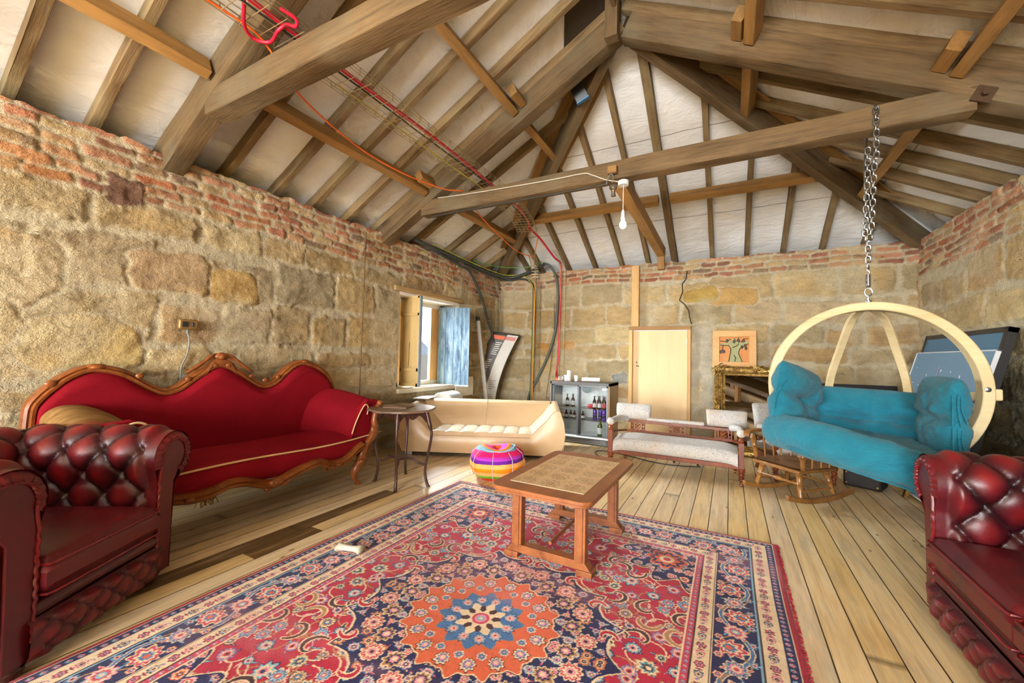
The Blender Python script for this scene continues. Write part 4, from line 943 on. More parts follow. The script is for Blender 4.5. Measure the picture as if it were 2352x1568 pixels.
# ================================================================ window
def m_glass(name,tint=(1,1,1),fac=.04):
    t=NT(name,.03); tr=t.n('BsdfTransparent'); t.put(tr.inputs[0],tint); gl=t.n('BsdfGlossy'); gl.inputs['Roughness'].default_value=.02
    lw=t.n('LayerWeight',Blend=.15); mx=t.n('MixShader'); t.t.links.new(t.m('ADD',t.m('MULTIPLY',lw.outputs['Fresnel'],.55),fac),mx.inputs[0]); t.t.links.new(tr.outputs[0],mx.inputs[1]); t.t.links.new(gl.outputs[0],mx.inputs[2]); t.t.links.new(mx.outputs[0],t.o.inputs[0]); return t.mat
GLASS=m_glass('window_glass'); FGLASS=m_glass('fridge_glass',(.96,.985,.985),.10)
LIME=plain('limewashed_plaster',sr(214,204,178),.9,var=.15,sc=7,bump=.5,bsc=40); LIMEW=plain('white_reveal',sr(232,226,212),.8,bump=.3,bsc=30)
wn=thing('window_1',None,None,(XL-.2,4.74,1.4)); wn['kind']='structure'
def wpart(name,mat,fn,**k):
    b=MB(); fn(b); return b.build(name,mat,wn,**k)
X0=XL; L0=lambda x,y,z:(x-(XL-.2),y-4.74,z-1.4)
def bx(b,x0,x1,y0,y1,z0,z1): b.box(L0((x0+x1)/2,(y0+y1)/2,(z0+z1)/2),(x1-x0,y1-y0,z1-z0))
wpart('reveal_panel',LIME,lambda b:(bx(b,XL-.42,XL-.025,3.93,4.065,.6,2.25),bx(b,XL-.42,XL-.025,5.435,5.56,.6,2.25)))
wpart('lintel_board',wood('lintel_oak',sr(120,92,54),sr(178,148,100),.7,1,8),lambda b:bx(b,XL-.42,XL+.03,3.95,5.5,2.095,2.16),bev=.006)
wpart('head_panel',LIMEW,lambda b:(bx(b,XL-.42,XL-.02,4.06,5.44,2.05,2.1)))
wpart('sill',LIME,lambda b:(bx(b,XL-.42,XL+.025,4.06,5.45,.70,.765),),bev=.008)
wpart('frame',plain('white_window_paint',sr(226,224,216),.5),lambda b:(bx(b,XL-.36,XL-.29,4.28,4.36,.765,2.05),bx(b,XL-.36,XL-.29,5.30,5.38,.765,2.05),bx(b,XL-.36,XL-.29,4.28,5.38,1.985,2.05),bx(b,XL-.36,XL-.29,4.28,5.38,.765,.83),bx(b,XL-.42,XL-.30,5.38,5.45,.765,2.05),bx(b,XL-.42,XL-.30,4.06,4.28,.765,2.05)),bev=.004)
wpart('sash_stile',PALE,lambda b:(bx(b,XL-.35,XL-.30,5.08,5.3,.83,1.985),bx(b,XL-.35,XL-.30,4.36,4.43,.83,1.985)),bev=.004)
wpart('pane',GLASS,lambda b:bx(b,XL-.33,XL-.324,4.43,5.08,.83,1.985))
b=MB(); b.box((0,0,0),(.02,.5,.32)); o=solo(b,'fresh_plaster_patch',LIMEW,'pale plaster patch below the right corner of the window','plaster patch',bev=.006); o.location=(XL+.03,5.58,.72)
# shutters
SH1=wood('shutter_paint',sr(196,164,104),sr(212,182,124),.55,2,6,.05,.1,.3)
t=thing('window_shutter','beige panelled shutter standing open at the left of the window','shutter',(XL-.24,4.36,.785))
b=MB(); W_,H_=.345,1.28
b.box((W_/2,0,H_/2),(W_,.02,H_)); b.build('shutter_leaf',SH1,t)
for nm,x0,x1,z0,z1 in(('rail',.0,W_,0,.05),('rail',.0,W_,.21,.26),('rail',.0,W_,1.0,1.04),('rail',.0,W_,H_-.035,H_),('stile',.0,.03,0,H_),('stile',W_-.035,W_,0,H_)):
    b=MB(); b.box(((x0+x1)/2,-.017,(z0+z1)/2),(x1-x0,.016,z1-z0)); b.build(nm,SH1,t,bev=.004)
b=MB(); b.box((W_+.008,.0,H_/2),(.016,.05,H_)); b.build('painted_edge',plain('blue_grey_edge',sr(136,150,164),.6),t,bev=.003)
b=MB(); b.tube([(.17,-.03,.62),(.17,-.035,.28)],.005,6); b.lathe([(.014,0),(.014,.008)],(0,0,0),10,Matrix.Translation((.17,-.026,.62))@Matrix.Rotation(PI/2,4,'X')); b.build('latch_bar',SH1,t)
t2=NT('weathered_blue_boards',.7,0,None,.3); v=t2.obj(); f=t2.noise(t2.mapped(v,(16,16,2.2)),1,6,.7,.6); g=t2.noise(t2.mapped(v,(60,60,5)),1,4,.7)
t2.set('Base Color',t2.mix(t2.ramp(g,[(.6,0.0),(.68,.7)]),t2.ramp(f,[(.35,sr(48,64,80)),(.5,sr(84,108,126)),(.65,sr(118,134,142))]),sr(170,172,164))); t2.bump(t2.m('ADD',f,g),.4,.004)
sh=thing('window_shutter','weathered blue-grey boarded shutter standing open at the right of the window','shutter',(XL-.255,5.215,.76),math.radians(20))
for k in range(4):
    b=MB(); b.box((.065+.132*k,0,.625),(.128,.022,1.25)); b.build('board',t2.mat,sh,bev=.003)
for z in(.2,1.05): b=MB(); b.box((.26,.02,z),(.5,.02,.08)); b.build('ledge_batten',t2.mat,sh,bev=.003)
b=MB(); b.box((.26,-.0,-.012),(.53,.03,.022)); b.build('painted_bottom_edge',plain('pale_blue_edge',sr(170,190,214),.6),sh)
# the yard outside
def m_slate():
    t=NT('slate_roof',.6); v=t.obj(); bk=t.n('TexBrick',Vector=t.mapped(v,(1,1,1)),Scale=4.0,Color1=sr(66,74,86),Color2=sr(90,98,108),Mortar=sr(30,34,40),Mortar_Size=.03,Brick_Width=.7,Row_Height=.35); t.set('Base Color',bk.outputs[0]); return t.mat
b=MB(); b.add([(-13,1,1.2),(-13,16,1.2),(-16,16,3.4),(-16,1,3.4)],[(0,1,2,3)]); o=b.build('outside_roof',m_slate()); tag(o,kind='structure')
b=MB(); b.box((-13.2,8.5,-.4),(.4,15,3.2)); tag(b.build('outside_wall',plain('outside_stone',sr(110,104,94),.9,var=.2,sc=4)),kind='structure')
b=MB(); b.box((-9,6,-2.02),(12,24,.04)); tag(b.build('outside_ground',plain('yard',sr(96,94,90),.9)),kind='structure')
b=MB(); b.box((-16.3,5,3.2),(.4,22,5.2)); tag(b.build('outside_wall.001',plain('outside_render',sr(118,120,122),.9)),kind='structure')
# ================================================================ door
d=thing('door_1',None,None,(-.999,YF,0)); d['kind']='structure'
def dp(name,mat,c,s,bev=.003): b=MB(); b.box((c[0]+.999,c[1]-YF,c[2]),s); return b.build(name,mat,d,bev=bev)
dp('frame',PALE,(-1.432,YF-.015,.86),(.055,.09,1.70)); dp('frame',PALE,(-.556,YF-.015,.86),(.05,.09,1.70)); dp('frame_head',wood('dark_head',sr(128,92,48),sr(168,126,74),.6,0,8),(-.995,YF-.02,1.735),(.93,.11,.062))
leaf=dp('door_leaf',PLY,(-.993,YF+.02,.86),(.82,.035,1.68))
b=MB(); b.box((.435,-.035,1.52),(.05,.012,.10)); b.tube([(.44,-.045,1.465),(.44,-.045,1.575)],.007,8); b.build('hinge',WHITEP,d)
b=MB(); b.box((-.345,-.004,1.18),(.012,.008,.03)); b.tube([(-.345,-.006,1.13),(-.345,-.03,1.125),(-.30,-.034,1.122)],.006,6); b.build('lock_and_key',plain('rusty_iron',sr(96,66,44),.6,.4),leaf)
# ================================================================ fridge
fr=thing('drinks_fridge','dark two-door glass fronted drinks fridge against the far wall','fridge',(-1.92,5.61,0))
BODY=plain('anthracite_steel',sr(92,90,88),.4,.3); INN=plain('fridge_lining',sr(226,230,228),.4); FRM=plain('door_frame_grey',sr(116,120,124),.35,.6)
fw_,fd,fh=.90,.48,.885
def fp_(name,mat,c,s,par=fr,bev=.004): b=MB(); b.box(c,s); return b.build(name,mat,par,bev=bev)
cab=fp_('side_panel',BODY,(-fw_/2+.012,fd/2,.47),(.024,fd,.83)); fp_('side_panel',wood('brown_side',sr(96,74,44),sr(128,102,64),.45,2,3),(fw_/2-.012,fd/2,.47),(.024,fd,.83)); fp_('top_panel',BODY,(0,fd/2,fh-.022),(fw_,fd,.044)); fp_('back_panel',INN,(0,fd-.02,.47),(fw_-.04,.03,.8)); fp_('floor_panel',INN,(0,fd/2,.105),(fw_-.04,fd,.03))
fp_('plinth',BODY,(0,.04,.045),(fw_-.01,.06,.075))
b=MB()
for k in range(3): b.box((0,.004,.03+.022*k),(fw_-.1,.012,.008))
b.build('vent_grille',STEEL,fr)
for z in(.33,.50): b=MB(); [b.tube([(-fw_/2+.03,y,z),(fw_/2-.03,y,z)],.003,5) for y in np.linspace(.09,fd-.06,12)]; b.build('wire_shelf',STEEL,fr)
for s_,y in((-1,.035),(1,.012)):
    x0,x1=(-fw_/2+.024,.02) if s_<0 else (-.03,fw_/2-.024)
    fdr=fp_('sliding_door',FGLASS,((x0+x1)/2,y,.475),(x1-x0-.05,.006,.69),bev=0)
    for nm,c,s in(('door_stile',(x0+.014,y,.475),(.028,.022,.74)),('door_stile',(x1-.014,y,.475),(.028,.022,.74)),('door_rail',((x0+x1)/2,y,.835),(x1-x0,.022,.028)),('door_rail',((x0+x1)/2,y,.118),(x1-x0,.022,.03))): fp_(nm,FRM,c,s,fdr,.003)
b=MB(); b.lathe([(.075,0),(.075,.002)],(0,0,0),24,Matrix.Translation((.12,.008,.79))@Matrix.Rotation(PI/2,4,'X')@Matrix.Diagonal((1,.75,1,1))); b.build('round_sticker',plain('sticker_dark',sr(84,98,98),.4),fr)
b=MB(); b.box((.37,.007,.80),(.06,.002,.03)); b.box((.16,.007,.825),(.05,.002,.01)); b.box((.26,.007,.825),(.05,.002,.01)); b.build('door_label',PAPER,fr)
def bottle(name,label,loc,col,lab,h=.185,r=.026,labc=None,group=None):
    t=thing(name,label,'bottle',loc,rnd.random()*6,group); b=MB()
    b.lathe([(r*.9,0),(r,.006),(r,h*.55),(r*.82,h*.64),(r*.42,h*.76),(r*.38,h*.93),(r*.5,h*.94),(r*.5,h)],(0,0,0),16); b.build('glass_body',col,t,smooth=60)
    b=MB(); b.lathe([(r*1.02,h*.14),(r*1.02,h*.46)],(0,0,0),16,cap=False); b.build('paper_label',lab,t,smooth=60)
    b=MB(); b.lathe([(r*.54,h*.96),(r*.56,h*1.02)],(0,0,0),12); b.build('cap',STEEL if labc is None else labc,t); return t
BROWNG=plain('brown_bottle_glass',sr(52,26,12),.1,spec=.6); GREENG=plain('green_bottle_glass',sr(74,96,36),.1,spec=.6)
LABW=plain('white_label',sr(230,228,226),.5); LABR=plain('red_label',sr(216,60,66),.5)
n=0
for x,y,l in((.20,.10,LABW),(.275,.10,LABW),(.345,.10,LABR),(.395,.13,LABW),(.24,.17,LABR),(.31,.18,LABW),(.37,.22,LABW)):
    bottle('beer_bottle',f'brown beer bottle with {"red" if l is LABR else "white"} label on upper fridge shelf, {ORD[n]} of the right-hand cluster',(-1.92+x,5.61+y,.504),BROWNG,l,group='beer bottles on the upper fridge shelf'); n+=1
n=0
for x in(-.25,-.16,-.07): bottle('beer_bottle',f'dim brown beer bottle behind the left sliding door, {ORD[n]} from left',(-1.92+x,5.61+.2,.504),BROWNG,LABW,group='beer bottles behind the left fridge door'); n+=1
n=0
for k in range(7): bottle('small_bottle',f'small dark bottle low behind the left fridge door, {ORD[n]} in its row',(-1.92-.38+.065*k,5.61+.16+.02*(k%2),.334),BROWNG,LABW,h=.12,r=.025,group='small bottles on the lower fridge shelf'); n+=1
bottle('wine_bottle','green wine bottle with silver foil on the fridge floor','' or (-1.92+.285,5.61+.10,.121),GREENG,LABW,.27,.034,STEEL)
PURP=plain('purple_can',sr(112,70,190),.3,.3); CANB=plain('black_can_mark',sr(40,34,44),.3)
n=0
for x,y in((.20,.13),(.335,.12),(.395,.12),(.26,.2),(.33,.2),(.395,.2)):
    t=thing('drink_can',f'purple drinks can standing around the green wine bottle in the fridge, {ORD[n]} from left front','can',(-1.92+x,5.61+y,.334 if 0 else .121),0,'purple cans in the fridge'); n+=1
    b=MB(); b.lathe([(.022,0),(.029,.008),(.029,.15),(.022,.163)],(0,0,0.0),16,cap=True); t.location.z=.336; b.build('can_body',PURP,t,smooth=50)
    b=MB(); b.lathe([(.0295,.05),(.0295,.075)],(0,0,0),16,cap=False); b.lathe([(.0295,.1),(.0295,.115)],(0,0,0),16,cap=False); b.build('printed_band',CANB,t); b=MB(); b.lathe([(.022,.163),(.018,.166),(.018,.162)],(0,0,0),14); b.build('can_lid',STEEL,t)
b=MB(); b.lathe([(.03,0),(.05,.03),(.045,.05),(.02,.06)],(0,0,0),14); solo(b,'red_packet',plain('red_packet',sr(214,60,70),.5),'red snack packet at left of the beer bottles on the upper fridge shelf','packet').location=(-1.92+.13,5.61+.16,.504)
# on top of the fridge
def cup(loc,label,tilt=0,n=1,h=.09):
    t=thing('paper_cup',label,'cup',loc,0,'white paper cups on the fridge'); b=MB()
    if n==1: b.lathe([(.026,0),(.034,h),(.036,h),(.036,h+.003),(.033,h+.003),(.032,h-.004),(.025,.004)],(0,0,0),20)
    else: b.lathe([(.026,0)]+sum([[(.034,h+.016*k),(.036,h+.016*k+.002),(.036,h+.016*k+.006),(.034,h+.016*k+.008)] for k in range(n)],[])+[(.03,h+.016*n-.006)],(0,0,0),20)
    b.build('cup_body',PAPER,t,smooth=40)
    if tilt: t.rotation_euler=(tilt,0,.6)
TZ=.886
cup((-2.145,5.80,TZ),'tall nested stack of white paper cups on the fridge',n=5,h=.085); cup((-2.205,5.84,TZ),'single upright white paper cup left of the stacked cups on the fridge',h=.08)
cup((-2.03,5.80,TZ),'upright white paper cup right of the stacked cups on the fridge',h=.085); cup((-2.27,5.74,TZ+.035),'white paper cup tipped on its side on the fridge',tilt=PI/2*.94)
b=MB(); b.tube([(0,0,0),(.24,.06,0)],.032,18); 
b=MB(); V=[];
def roll(p,q): a=2*PI*1.6*q; r=.024+.009*q; return (.0+.26*p,r*cos(a),r*sin(a)+.034)
b.grid(roll,2,40); o=solo(b,'paper_roll',PAPER,'loosely rolled white paper sheet lying at the right of the fridge top','paper roll',smooth=60); o.location=(-1.93,5.76,TZ); o.rotation_euler=(0,0,.25)
b=MB(); b.box((0,0,.011),(.10,.05,.022)); solo(b,'connector_block',ORC,'small orange connector block at the left end of the fridge top','connector',bev=.004).location=(-2.31,5.83,TZ)
# ================================================================ settees in pale brocade
def m_broc():
    t=NT('pale_brocade',.85,0,None,.2); v=t.obj(); f=t.noise(v,34,6,.75,2.2); g=t.noise(v,5,3)
    c=t.ramp(f,[(.37,sr(140,132,124)),(.46,sr(186,183,178)),(.56,sr(204,201,196)),(.65,sr(166,154,140))]); c=t.mix(t.ramp(g,[(.5,0.0),(.75,.5)]),c,sr(196,160,120)); t.set('Base Color',c); t.set('Sheen Weight',.2); t.bump(f,.2,.003); return t.mat
BROC=m_broc()
TURN=[(0,.010),(.02,.016),(.06,.017),(.1,.012),(.16,.022),(.24,.026),(.3,.016),(.33,.026),(.37,.028),(.41,.016),(.5,.026),(.6,.030),(.68,.018),(.72,.03),(.8,.032),(1,.032)]
def caster(b,x,y): b.lathe([(.016,0),(.018,.012),(.016,.024)],(0,0,0),12,Matrix.Translation((x-.012,y,.018))@Matrix.Rotation(PI/2,4,'Y'))
def fret(b,x,y,z,w,h):
    b.box((x,y,z-h/2+.006),(w,.016,.012)); b.box((x,y,z+h/2-.006),(w,.016,.012))
    for k in(-1,-.62,.62,1): b.box((x+k*(w/2-.006),y,z),(.010,.014,h))
    b.tube([(x+.03*w/.17*cos(a),y,z+.03*sin(a)) for a in np.linspace(0,2*PI,17)[:-1]],.0055,5,closed=True)
    for a in np.radians((45,135,225,315)): b.tube([(x+.012*cos(a),y,z+.012*sin(a)),(x+.05*cos(a)*w/.17,y,z+.045*sin(a))],.005,5)
    b.ball((x,y,z),(.014,.009,.014),8)
    for k in(-.81,.81):
        for s_ in(-1,1): b.ball((x+k*(w/2-.006),y,z+s_*.022),(.011,.007,.013),8)
s=thing('brocade_settee','low mahogany settee in pale brocade with two raised back pads before the door','settee',(-.55,4.64,0),0)
Lh=.65; dp_=.50
b=MB(); b.grid(lambda p,q:(-Lh+.03+(2*Lh-.06)*p, np.interp(q,[0,.04,.12,.2,.6,1],[-.0,-.035,-.03,.0,.25,.46]), np.interp(q,[0,.04,.12,.2,.6,1],[.21,.24,.31,.348,.375,.345])*(1)-.035*abs(2*p-1)**8),50,30); b.build('seat',BROC,s,smooth=180)
for nm,c,sz in(('seat_rail',(0,0,.19),(2*Lh-.03,.035,.045)),('seat_rail',(0,.45,.2),(2*Lh-.03,.03,.045)),('seat_rail',(-Lh+.015,.23,.19),(.03,.45,.045)),('seat_rail',(Lh-.015,.23,.19),(.03,.45,.045))):
    b=MB(); b.box(c,sz); b.build(nm,MAHO,s,bev=.005)
for x in(-Lh,Lh):
    b=MB(); b.spindle((x,0,.03),(x,0,.18),TURN,14); b.box((x,0,.30),(.05,.05,.26)); b.spindle((x,0,.43),(x,0,.5),[(0,.02),(.3,.028),(.6,.02),(1,.028)],12); caster(b,x,0); b.build('leg',MAHO,s,bev=.003)
    b=MB(); sg=1 if x>0 else -1; P=spline([(x-sg*.06,.47,.2),(x-sg*.055,.49,.12),(x-sg*.05,.52,.03)],4); b.tube(P,.018,8); caster(b,x-sg*.05,.52); b.build('leg',MAHO,s)
    b=MB(); P=spline([(x,-.01,.515),(x-sg*.0,.12,.52),(x-sg*.02,.30,.525),(x-sg*.08,.46,.50)],6); b.tube(P,[.034]*len(P),10); b.build('arm_pad',BROC,s,smooth=60)
    b=MB(); P=spline([(x,.0,.37),(x-sg*.01,.2,.385),(x-sg*.07,.46,.36)],6); b.tube(P,.014,8); b.build('lower_arm_rail',MAHO,s)
    b=MB(); b.ball((x,-.012,.525),(.042,.03,.042),14); b.build('arm_knob',BROC,s)
for z,r in((.478,.016),(.358,.014)): b=MB(); b.box((0,.48,z),(2*Lh-.08,.03,r*2)); b.build('back_rail',MAHO,s,bev=.004)
b=MB(); b.grid(lambda p,q:(-.33+.62*p,.48+.035*cos(2*PI*q),.512+.022*sin(2*PI*q)),10,14,wv=True); b.build('back_rail_pad',BROC,s,smooth=180)
for x in(-.445,.0,.485):
    b=MB(); fret(b,x,.48,.418,.175,.105); b.build('fretwork_panel',MAHO,s,smooth=40)
def backpad(par,x0,x1,y,z0,z1,flare):
    b=MB()
    def f(p,q):
        a=2*PI*q; x=x0+(x1-x0)*p; e=min(1,(1-abs(2*p-1))/.10); e=math.sqrt(max(0,1-(1-e)**2))*.4+.6
        k=(sin(a)+1)/2; z=z0+(z1-z0)*k; yy=y+.045*e*cos(a)+.07*max(0,(k-.45))**1.3
        return (x+flare*(k-.3)*(2*p-1),yy,z0+(z-z0)*(.92+.08*e))
    b.grid(f,22,26,wv=True); n=len(b.v); nv=26
    b.f+= [tuple(range(nv)),tuple(reversed(range(n-nv,n)))]; return b.build('back_pad',BROC,par,smooth=60)
backpad(s,-.70,-.30,.49,.50,.685,.01); backpad(s,.32,.71,.49,.50,.685,.015)
# matching armchair behind the rocker
a=thing('brocade_armchair','mahogany armchair in the same pale brocade standing behind the rocking chair','armchair',(.68,5.10,0),math.radians(18))
b=MB(); b.grid(lambda p,q:(-.27+.54*p,np.interp(q,[0,.04,.12,.2,.6,1],[.0,-.03,-.025,.0,.25,.46]),np.interp(q,[0,.04,.12,.2,.6,1],[.23,.26,.33,.36,.385,.35])-.03*abs(2*p-1)**8),26,24); b.build('seat',BROC,a,smooth=180)
b=MB(); b.box((0,.22,.215),(.56,.46,.05)); b.build('seat_rail',MAHO,a,bev=.004)
for x in(-.27,.27):
    b=MB(); b.spindle((x,.02,.03),(x,.02,.2),TURN,14); caster(b,x,.02); b.box((x,.02,.33),(.045,.045,.26)); b.build('leg',MAHO,a,bev=.003)
    b=MB(); b.tube(spline([(x*.95,.44,.21),(x*.95,.47,.12),(x*.95,.53,.02)],4),.018,8); b.build('leg',MAHO,a)
    b=MB(); b.tube(spline([(x,.0,.5),(x,.15,.515),(x*.98,.3,.51),(x*.95,.46,.5)],5),.03,10); b.build('arm_pad',BROC,a,smooth=60)
    b=MB(); fret(b,x*.0+(-.13 if x<0 else .13),.46,.43,.15,.1); b.build('fretwork_panel',MAHO,a,smooth=40)
backpad(a,-.3,.3,.47,.49,.76,.02)
b=MB(); b.box((0,.46,.37),(.54,.03,.03)); b.build('back_rail',MAHO,a)
# grey stool squeezed between sofa and window
g=thing('upholstered_stool','grey upholstered stool with rounded top wedged between cream sofa and window wall','stool',(-3.70,4.86,0),math.radians(8))
GREYF=plain('grey_weave',sr(178,182,186),.9,var=.16,sc=60,bump=.3,bsc=160)
b=MB(); b.grid(lambda p,q:((.16)*cos(2*PI*q)*(1 if .03<p<.97 else .93),-.17+.36*p,.60+.095*sin(2*PI*q)*(1 if .03<p<.97 else .9)),20,28,wv=True); n=28; b.f+=[tuple(range(n)),tuple(reversed(range(len(b.v)-n,len(b.v))))]; b.build('rolled_top',GREYF,g,smooth=50)
b=MB(); b.box((0,.01,.36),(.29,.34,.42)); b.build('seat_base',GREYF,g,bev=.03)
for x in(-.11,.11):
    for y in(-.12,.14): b=MB(); b.lathe([(.014,0),(.02,.16)],(x,y,0),10); b.build('leg',DARKW,g)
b=MB(); b.box((0,0,.008),(.22,.34,.016)); o=solo(b,'white_board_offcut',WHITEP,'white board offcut lying on the back corner of the cream sofa below the window','board',bev=.002); o.location=(-3.76,4.42,.632); o.rotation_euler=(0,0,.35)
# yellow folding trolley behind the settee
y=thing('folding_trolley','yellow tubular folding trolley frame on the floor behind the pale settee','trolley',(-.46,5.36,0))
b=MB()
for x in(-.13,.13): b.tube(spline([(x,-.12,.02),(x,-.05,.03),(x,.06,.2),(x,.1,.27)],6),.011,8)
b.tube(spline([(-.13,.1,.27),(-.1,.12,.295),(.1,.12,.295),(.13,.1,.27)],5),.011,8); b.build('tube_frame',YELP,y)
b=MB(); b.box((0,.02,.10),(.24,.03,.05)); b.build('blue_crossbar',plain('blue_enamel',sr(60,96,160),.4),y)
for x in(-.13,.13): b=MB(); b.lathe([(.02,0),(.03,.006),(.03,.02),(.02,.026)],(0,0,0),14,Matrix.Translation((x-.013,-.12,.03))@Matrix.Rotation(PI/2,4,'Y')); b.build('wheel',DKPL,y)
# ================================================================ far wall pictures
def frame_ring(b,w,h,prof):   # picture frame in local xz plane, front -y ; prof (inset from outer, y)
    R=[]
    for ins,yy in prof: R.append([(-w/2+ins,yy,ins),(w/2-ins,yy,ins),(w/2-ins,yy,h-ins),(-w/2+ins,yy,h-ins)])
    V=[p for r in R for p in r]; b.add(V,[(4*i+k,4*i+(k+1)%4,4*i+4+(k+1)%4,4*i+4+k) for i in range(len(R)-1) for k in range(4)])
t=thing('gilt_mirror','large ornate gilt framed mirror leaning on the far wall behind the settee','mirror',(.33,6.09,.0),0,None,(math.radians(-24.5),0,0))
w,h=1.06,1.27
b=MB(); frame_ring(b,w,h,[(0,.02),(0,-.02),(.015,-.04),(.05,-.05),(.07,-.035),(.08,-.03),(.09,-.042),(.105,-.042),(.115,-.02),(.125,-.016),(.14,-.012)]); fo=b.build('gilt_frame',GOLD,t,smooth=40)
mm=NT('silvered_glass',.015,1.0,(.86,.87,.87)).mat
b=MB(); b.box((0,-.004,h/2),(w-.27,.006,h-.27)); b.build('mirror_glass',mm,t)
b=MB(); b.box((0,.012,h/2),(w-.02,.012,h-.02)); b.build('backing_board',DARKW,t)
def ornament(x,z,sc,rot):
    b=MB(); q=Matrix.Translation((x,-.05,z))@Matrix.Rotation(rot,4,'Y')
    for s_ in(-1,1):
        for k in range(3):
            P=[q@Vector((s_*(.01+.07*sc*u*(1+.25*k)),-.012*sin(PI*u),.028*sc*sin(2.6*u+k)*(1-.3*k)-.02*k*sc)) for u in np.linspace(0,1,9)]; b.tube(P,[.011*sc*(1.1-.8*u) for u in np.linspace(0,1,9)],6)
    for k in range(7): a=k*PI/3; b.ball(tuple(q@Vector((.022*sc*cos(a)*(k>0),-.01,.022*sc*sin(a)*(k>0)))),(.015*sc,.012*sc,.015*sc),8)
    return b
for x,z,sc,r in((-w/2+.055,h-.055,1.25,-.78),(w/2-.055,h-.055,1.25,.78),(0,h-.045,1.3,0),(-w/2+.055,.055,1.25,.78),(w/2-.055,.055,1.25,-.78),(0,.045,1.3,PI),(-w/2+.045,h/2,1.1,PI/2),(w/2-.045,h/2,1.1,-PI/2),(-.27,h-.045,.6,0),(.27,h-.045,.6,0)): ornament(x,z,sc,r).build('carved_ornament',GOLD,fo,smooth=60)
# framed tree picture
t=thing('tree_picture','small tree artwork in broad pine frame propped on top of the gilt mirror','picture',(.05,6.665,1.132),0,None,(math.radians(-5),0,0))
PF=wood('pine_frame',sr(196,140,76),sr(222,172,108),.5,0,8,.05,.15)
w,h=.56,.55; b=MB(); frame_ring(b,w,h,[(0,.012),(0,-.016),(.004,-.02),(.088,-.02),(.092,-.016),(.094,.0)]); b.build('frame',PF,t,bev=0,smooth=20)
b=MB(); b.box((0,.004,h/2),(w-.18,.006,h-.18)); pa=b.build('canvas',plain('amber_ground',sr(206,128,38),.5,var=.15,sc=9),t)
TRK=plain('sage_trunk',sr(158,156,104),.6); INK=plain('dark_ink',sr(62,56,32),.6); FRU=plain('plum_fruit',sr(74,56,44),.5)
def flat(name,polys,mat,y): 
    b=MB()
    for P in polys: n=len(P); b.add([(x,y,z) for x,z in P]+[(x,y+.003,z) for x,z in P],[tuple(range(n)),tuple(range(2*n-1,n-1,-1))]+[(i,(i+1)%n,n+(i+1)%n,n+i) for i in range(n)])
    return b.build(name,mat,pa,smooth=0)
flat('tree_trunk',[[(-.07,.092),(.105,.092),(.08,.15),(.055,.22),(.075,.29),(.18,.36),(.18,.40),(.08,.37),(.06,.44),(.02,.40),(-.01,.45),(-.04,.39),(-.10,.44),(-.09,.37),(-.18,.36),(-.18,.335),(-.07,.33),(-.04,.28),(-.05,.2)]],TRK,-.003)
b=MB()
for P in([(-.07,.092),(-.05,.2),(-.04,.28),(-.07,.33),(-.18,.335)],[(.105,.092),(.055,.22),(.075,.29),(.18,.36)],[(.01,.1),(.02,.16),(.0,.19)],[(-.18,.40),(-.1,.385),(-.04,.43)],[(.0,.44),(.03,.39),(.06,.45)],[(.09,.38),(.12,.43),(.18,.43)],[(-.02,.30),(.04,.33),(.06,.36)],[(-.14,.33),(-.15,.28)],[(.13,.34),(.14,.29)]): b.tube([(x,-.006,z) for x,z in P],.0055,5)
b.build('ink_outline',INK,pa)
b=MB()
for x,z in((-.15,.25),(-.17,.235),(-.13,.24),(-.09,.40),(0,.39),(.06,.40),(.14,.33),(.12,.40),(.15,.29),(.1,.31)): b.ball((x,-.006,z),(.018,.005,.026),10)
b.build('painted_fruit',FRU,pa)
# black framed picture
t=thing('abstract_picture','wide black framed picture with bright abstract panel leaning on far wall right of mirror','picture',(1.27,6.36,0),0,None,(math.radians(-14),0,0))
w,h=1.06,1.0; b=MB(); frame_ring(b,w,h,[(0,.012),(0,-.014),(.05,-.016),(.055,-.004)]); b.build('frame',BLACKP,t,smooth=20)
b=MB(); b.box((0,.004,h/2),(w-.1,.006,h-.1)); pb=b.build('mount',PAPER,t)
tt=NT('abstract_colours',.5); v=tt.obj(); vo=tt.n('TexVoronoi',Vector=tt.mapped(v,(16,16,16)),Scale=1.0); r_=tt.xyz(vo.outputs['Color'])[0]
tt.set('Base Color',tt.ramp(tt.m('ADD',r_,tt.m('MULTIPLY',tt.noise(v,30,3),.2)),[(.1,sr(150,20,20)),(.3,sr(226,50,30)),(.45,sr(246,120,30)),(.6,sr(250,210,50)),(.72,sr(110,170,50)),(.8,sr(60,30,50)),(.95,sr(230,70,40))],'CONSTANT'))
b=MB(); b.box((.16,-.002,.56),(.60,.006,.74)); b.build('abstract_panel',tt.mat,pb)
b=MB(); b.box((-.32,-.002,.56),(.3,.006,.74)); b.build('ochre_panel',plain('ochre',sr(214,164,60),.5,var=.15),pb)
# ================================================================ blackboards on the right wall
BB=plain('blackboard_green',sr(76,118,146),.5,var=.1,sc=4)
def board(name,label,y0,y1,xb,xt,H,mat,fr_,fwid,th=.03):
    t=thing(name,label,'board',(xb,(y0+y1)/2,.03),0,None,(0,math.atan2(xt-xb,H),0)); L=math.hypot(H,xt-xb)
    b=MB(); b.box((0,0,L/2),(th,(y1-y0)-.02,L-.02)); f=b.build('board_face',mat,t)
    for nm,c,s_ in(('frame_rail',(0,0,L-fwid/2),(th+.014,y1-y0,fwid)),('frame_rail',(0,0,fwid/2),(th+.014,y1-y0,fwid)),('frame_stile',(0,(y1-y0)/2-fwid/2,L/2),(th+.014,fwid,L)),('frame_stile',(0,-(y1-y0)/2+fwid/2,L/2),(th+.014,fwid,L))): b=MB(); b.box(c,s_); b.build(nm,fr_,t,bev=.003)
    return t,f,L
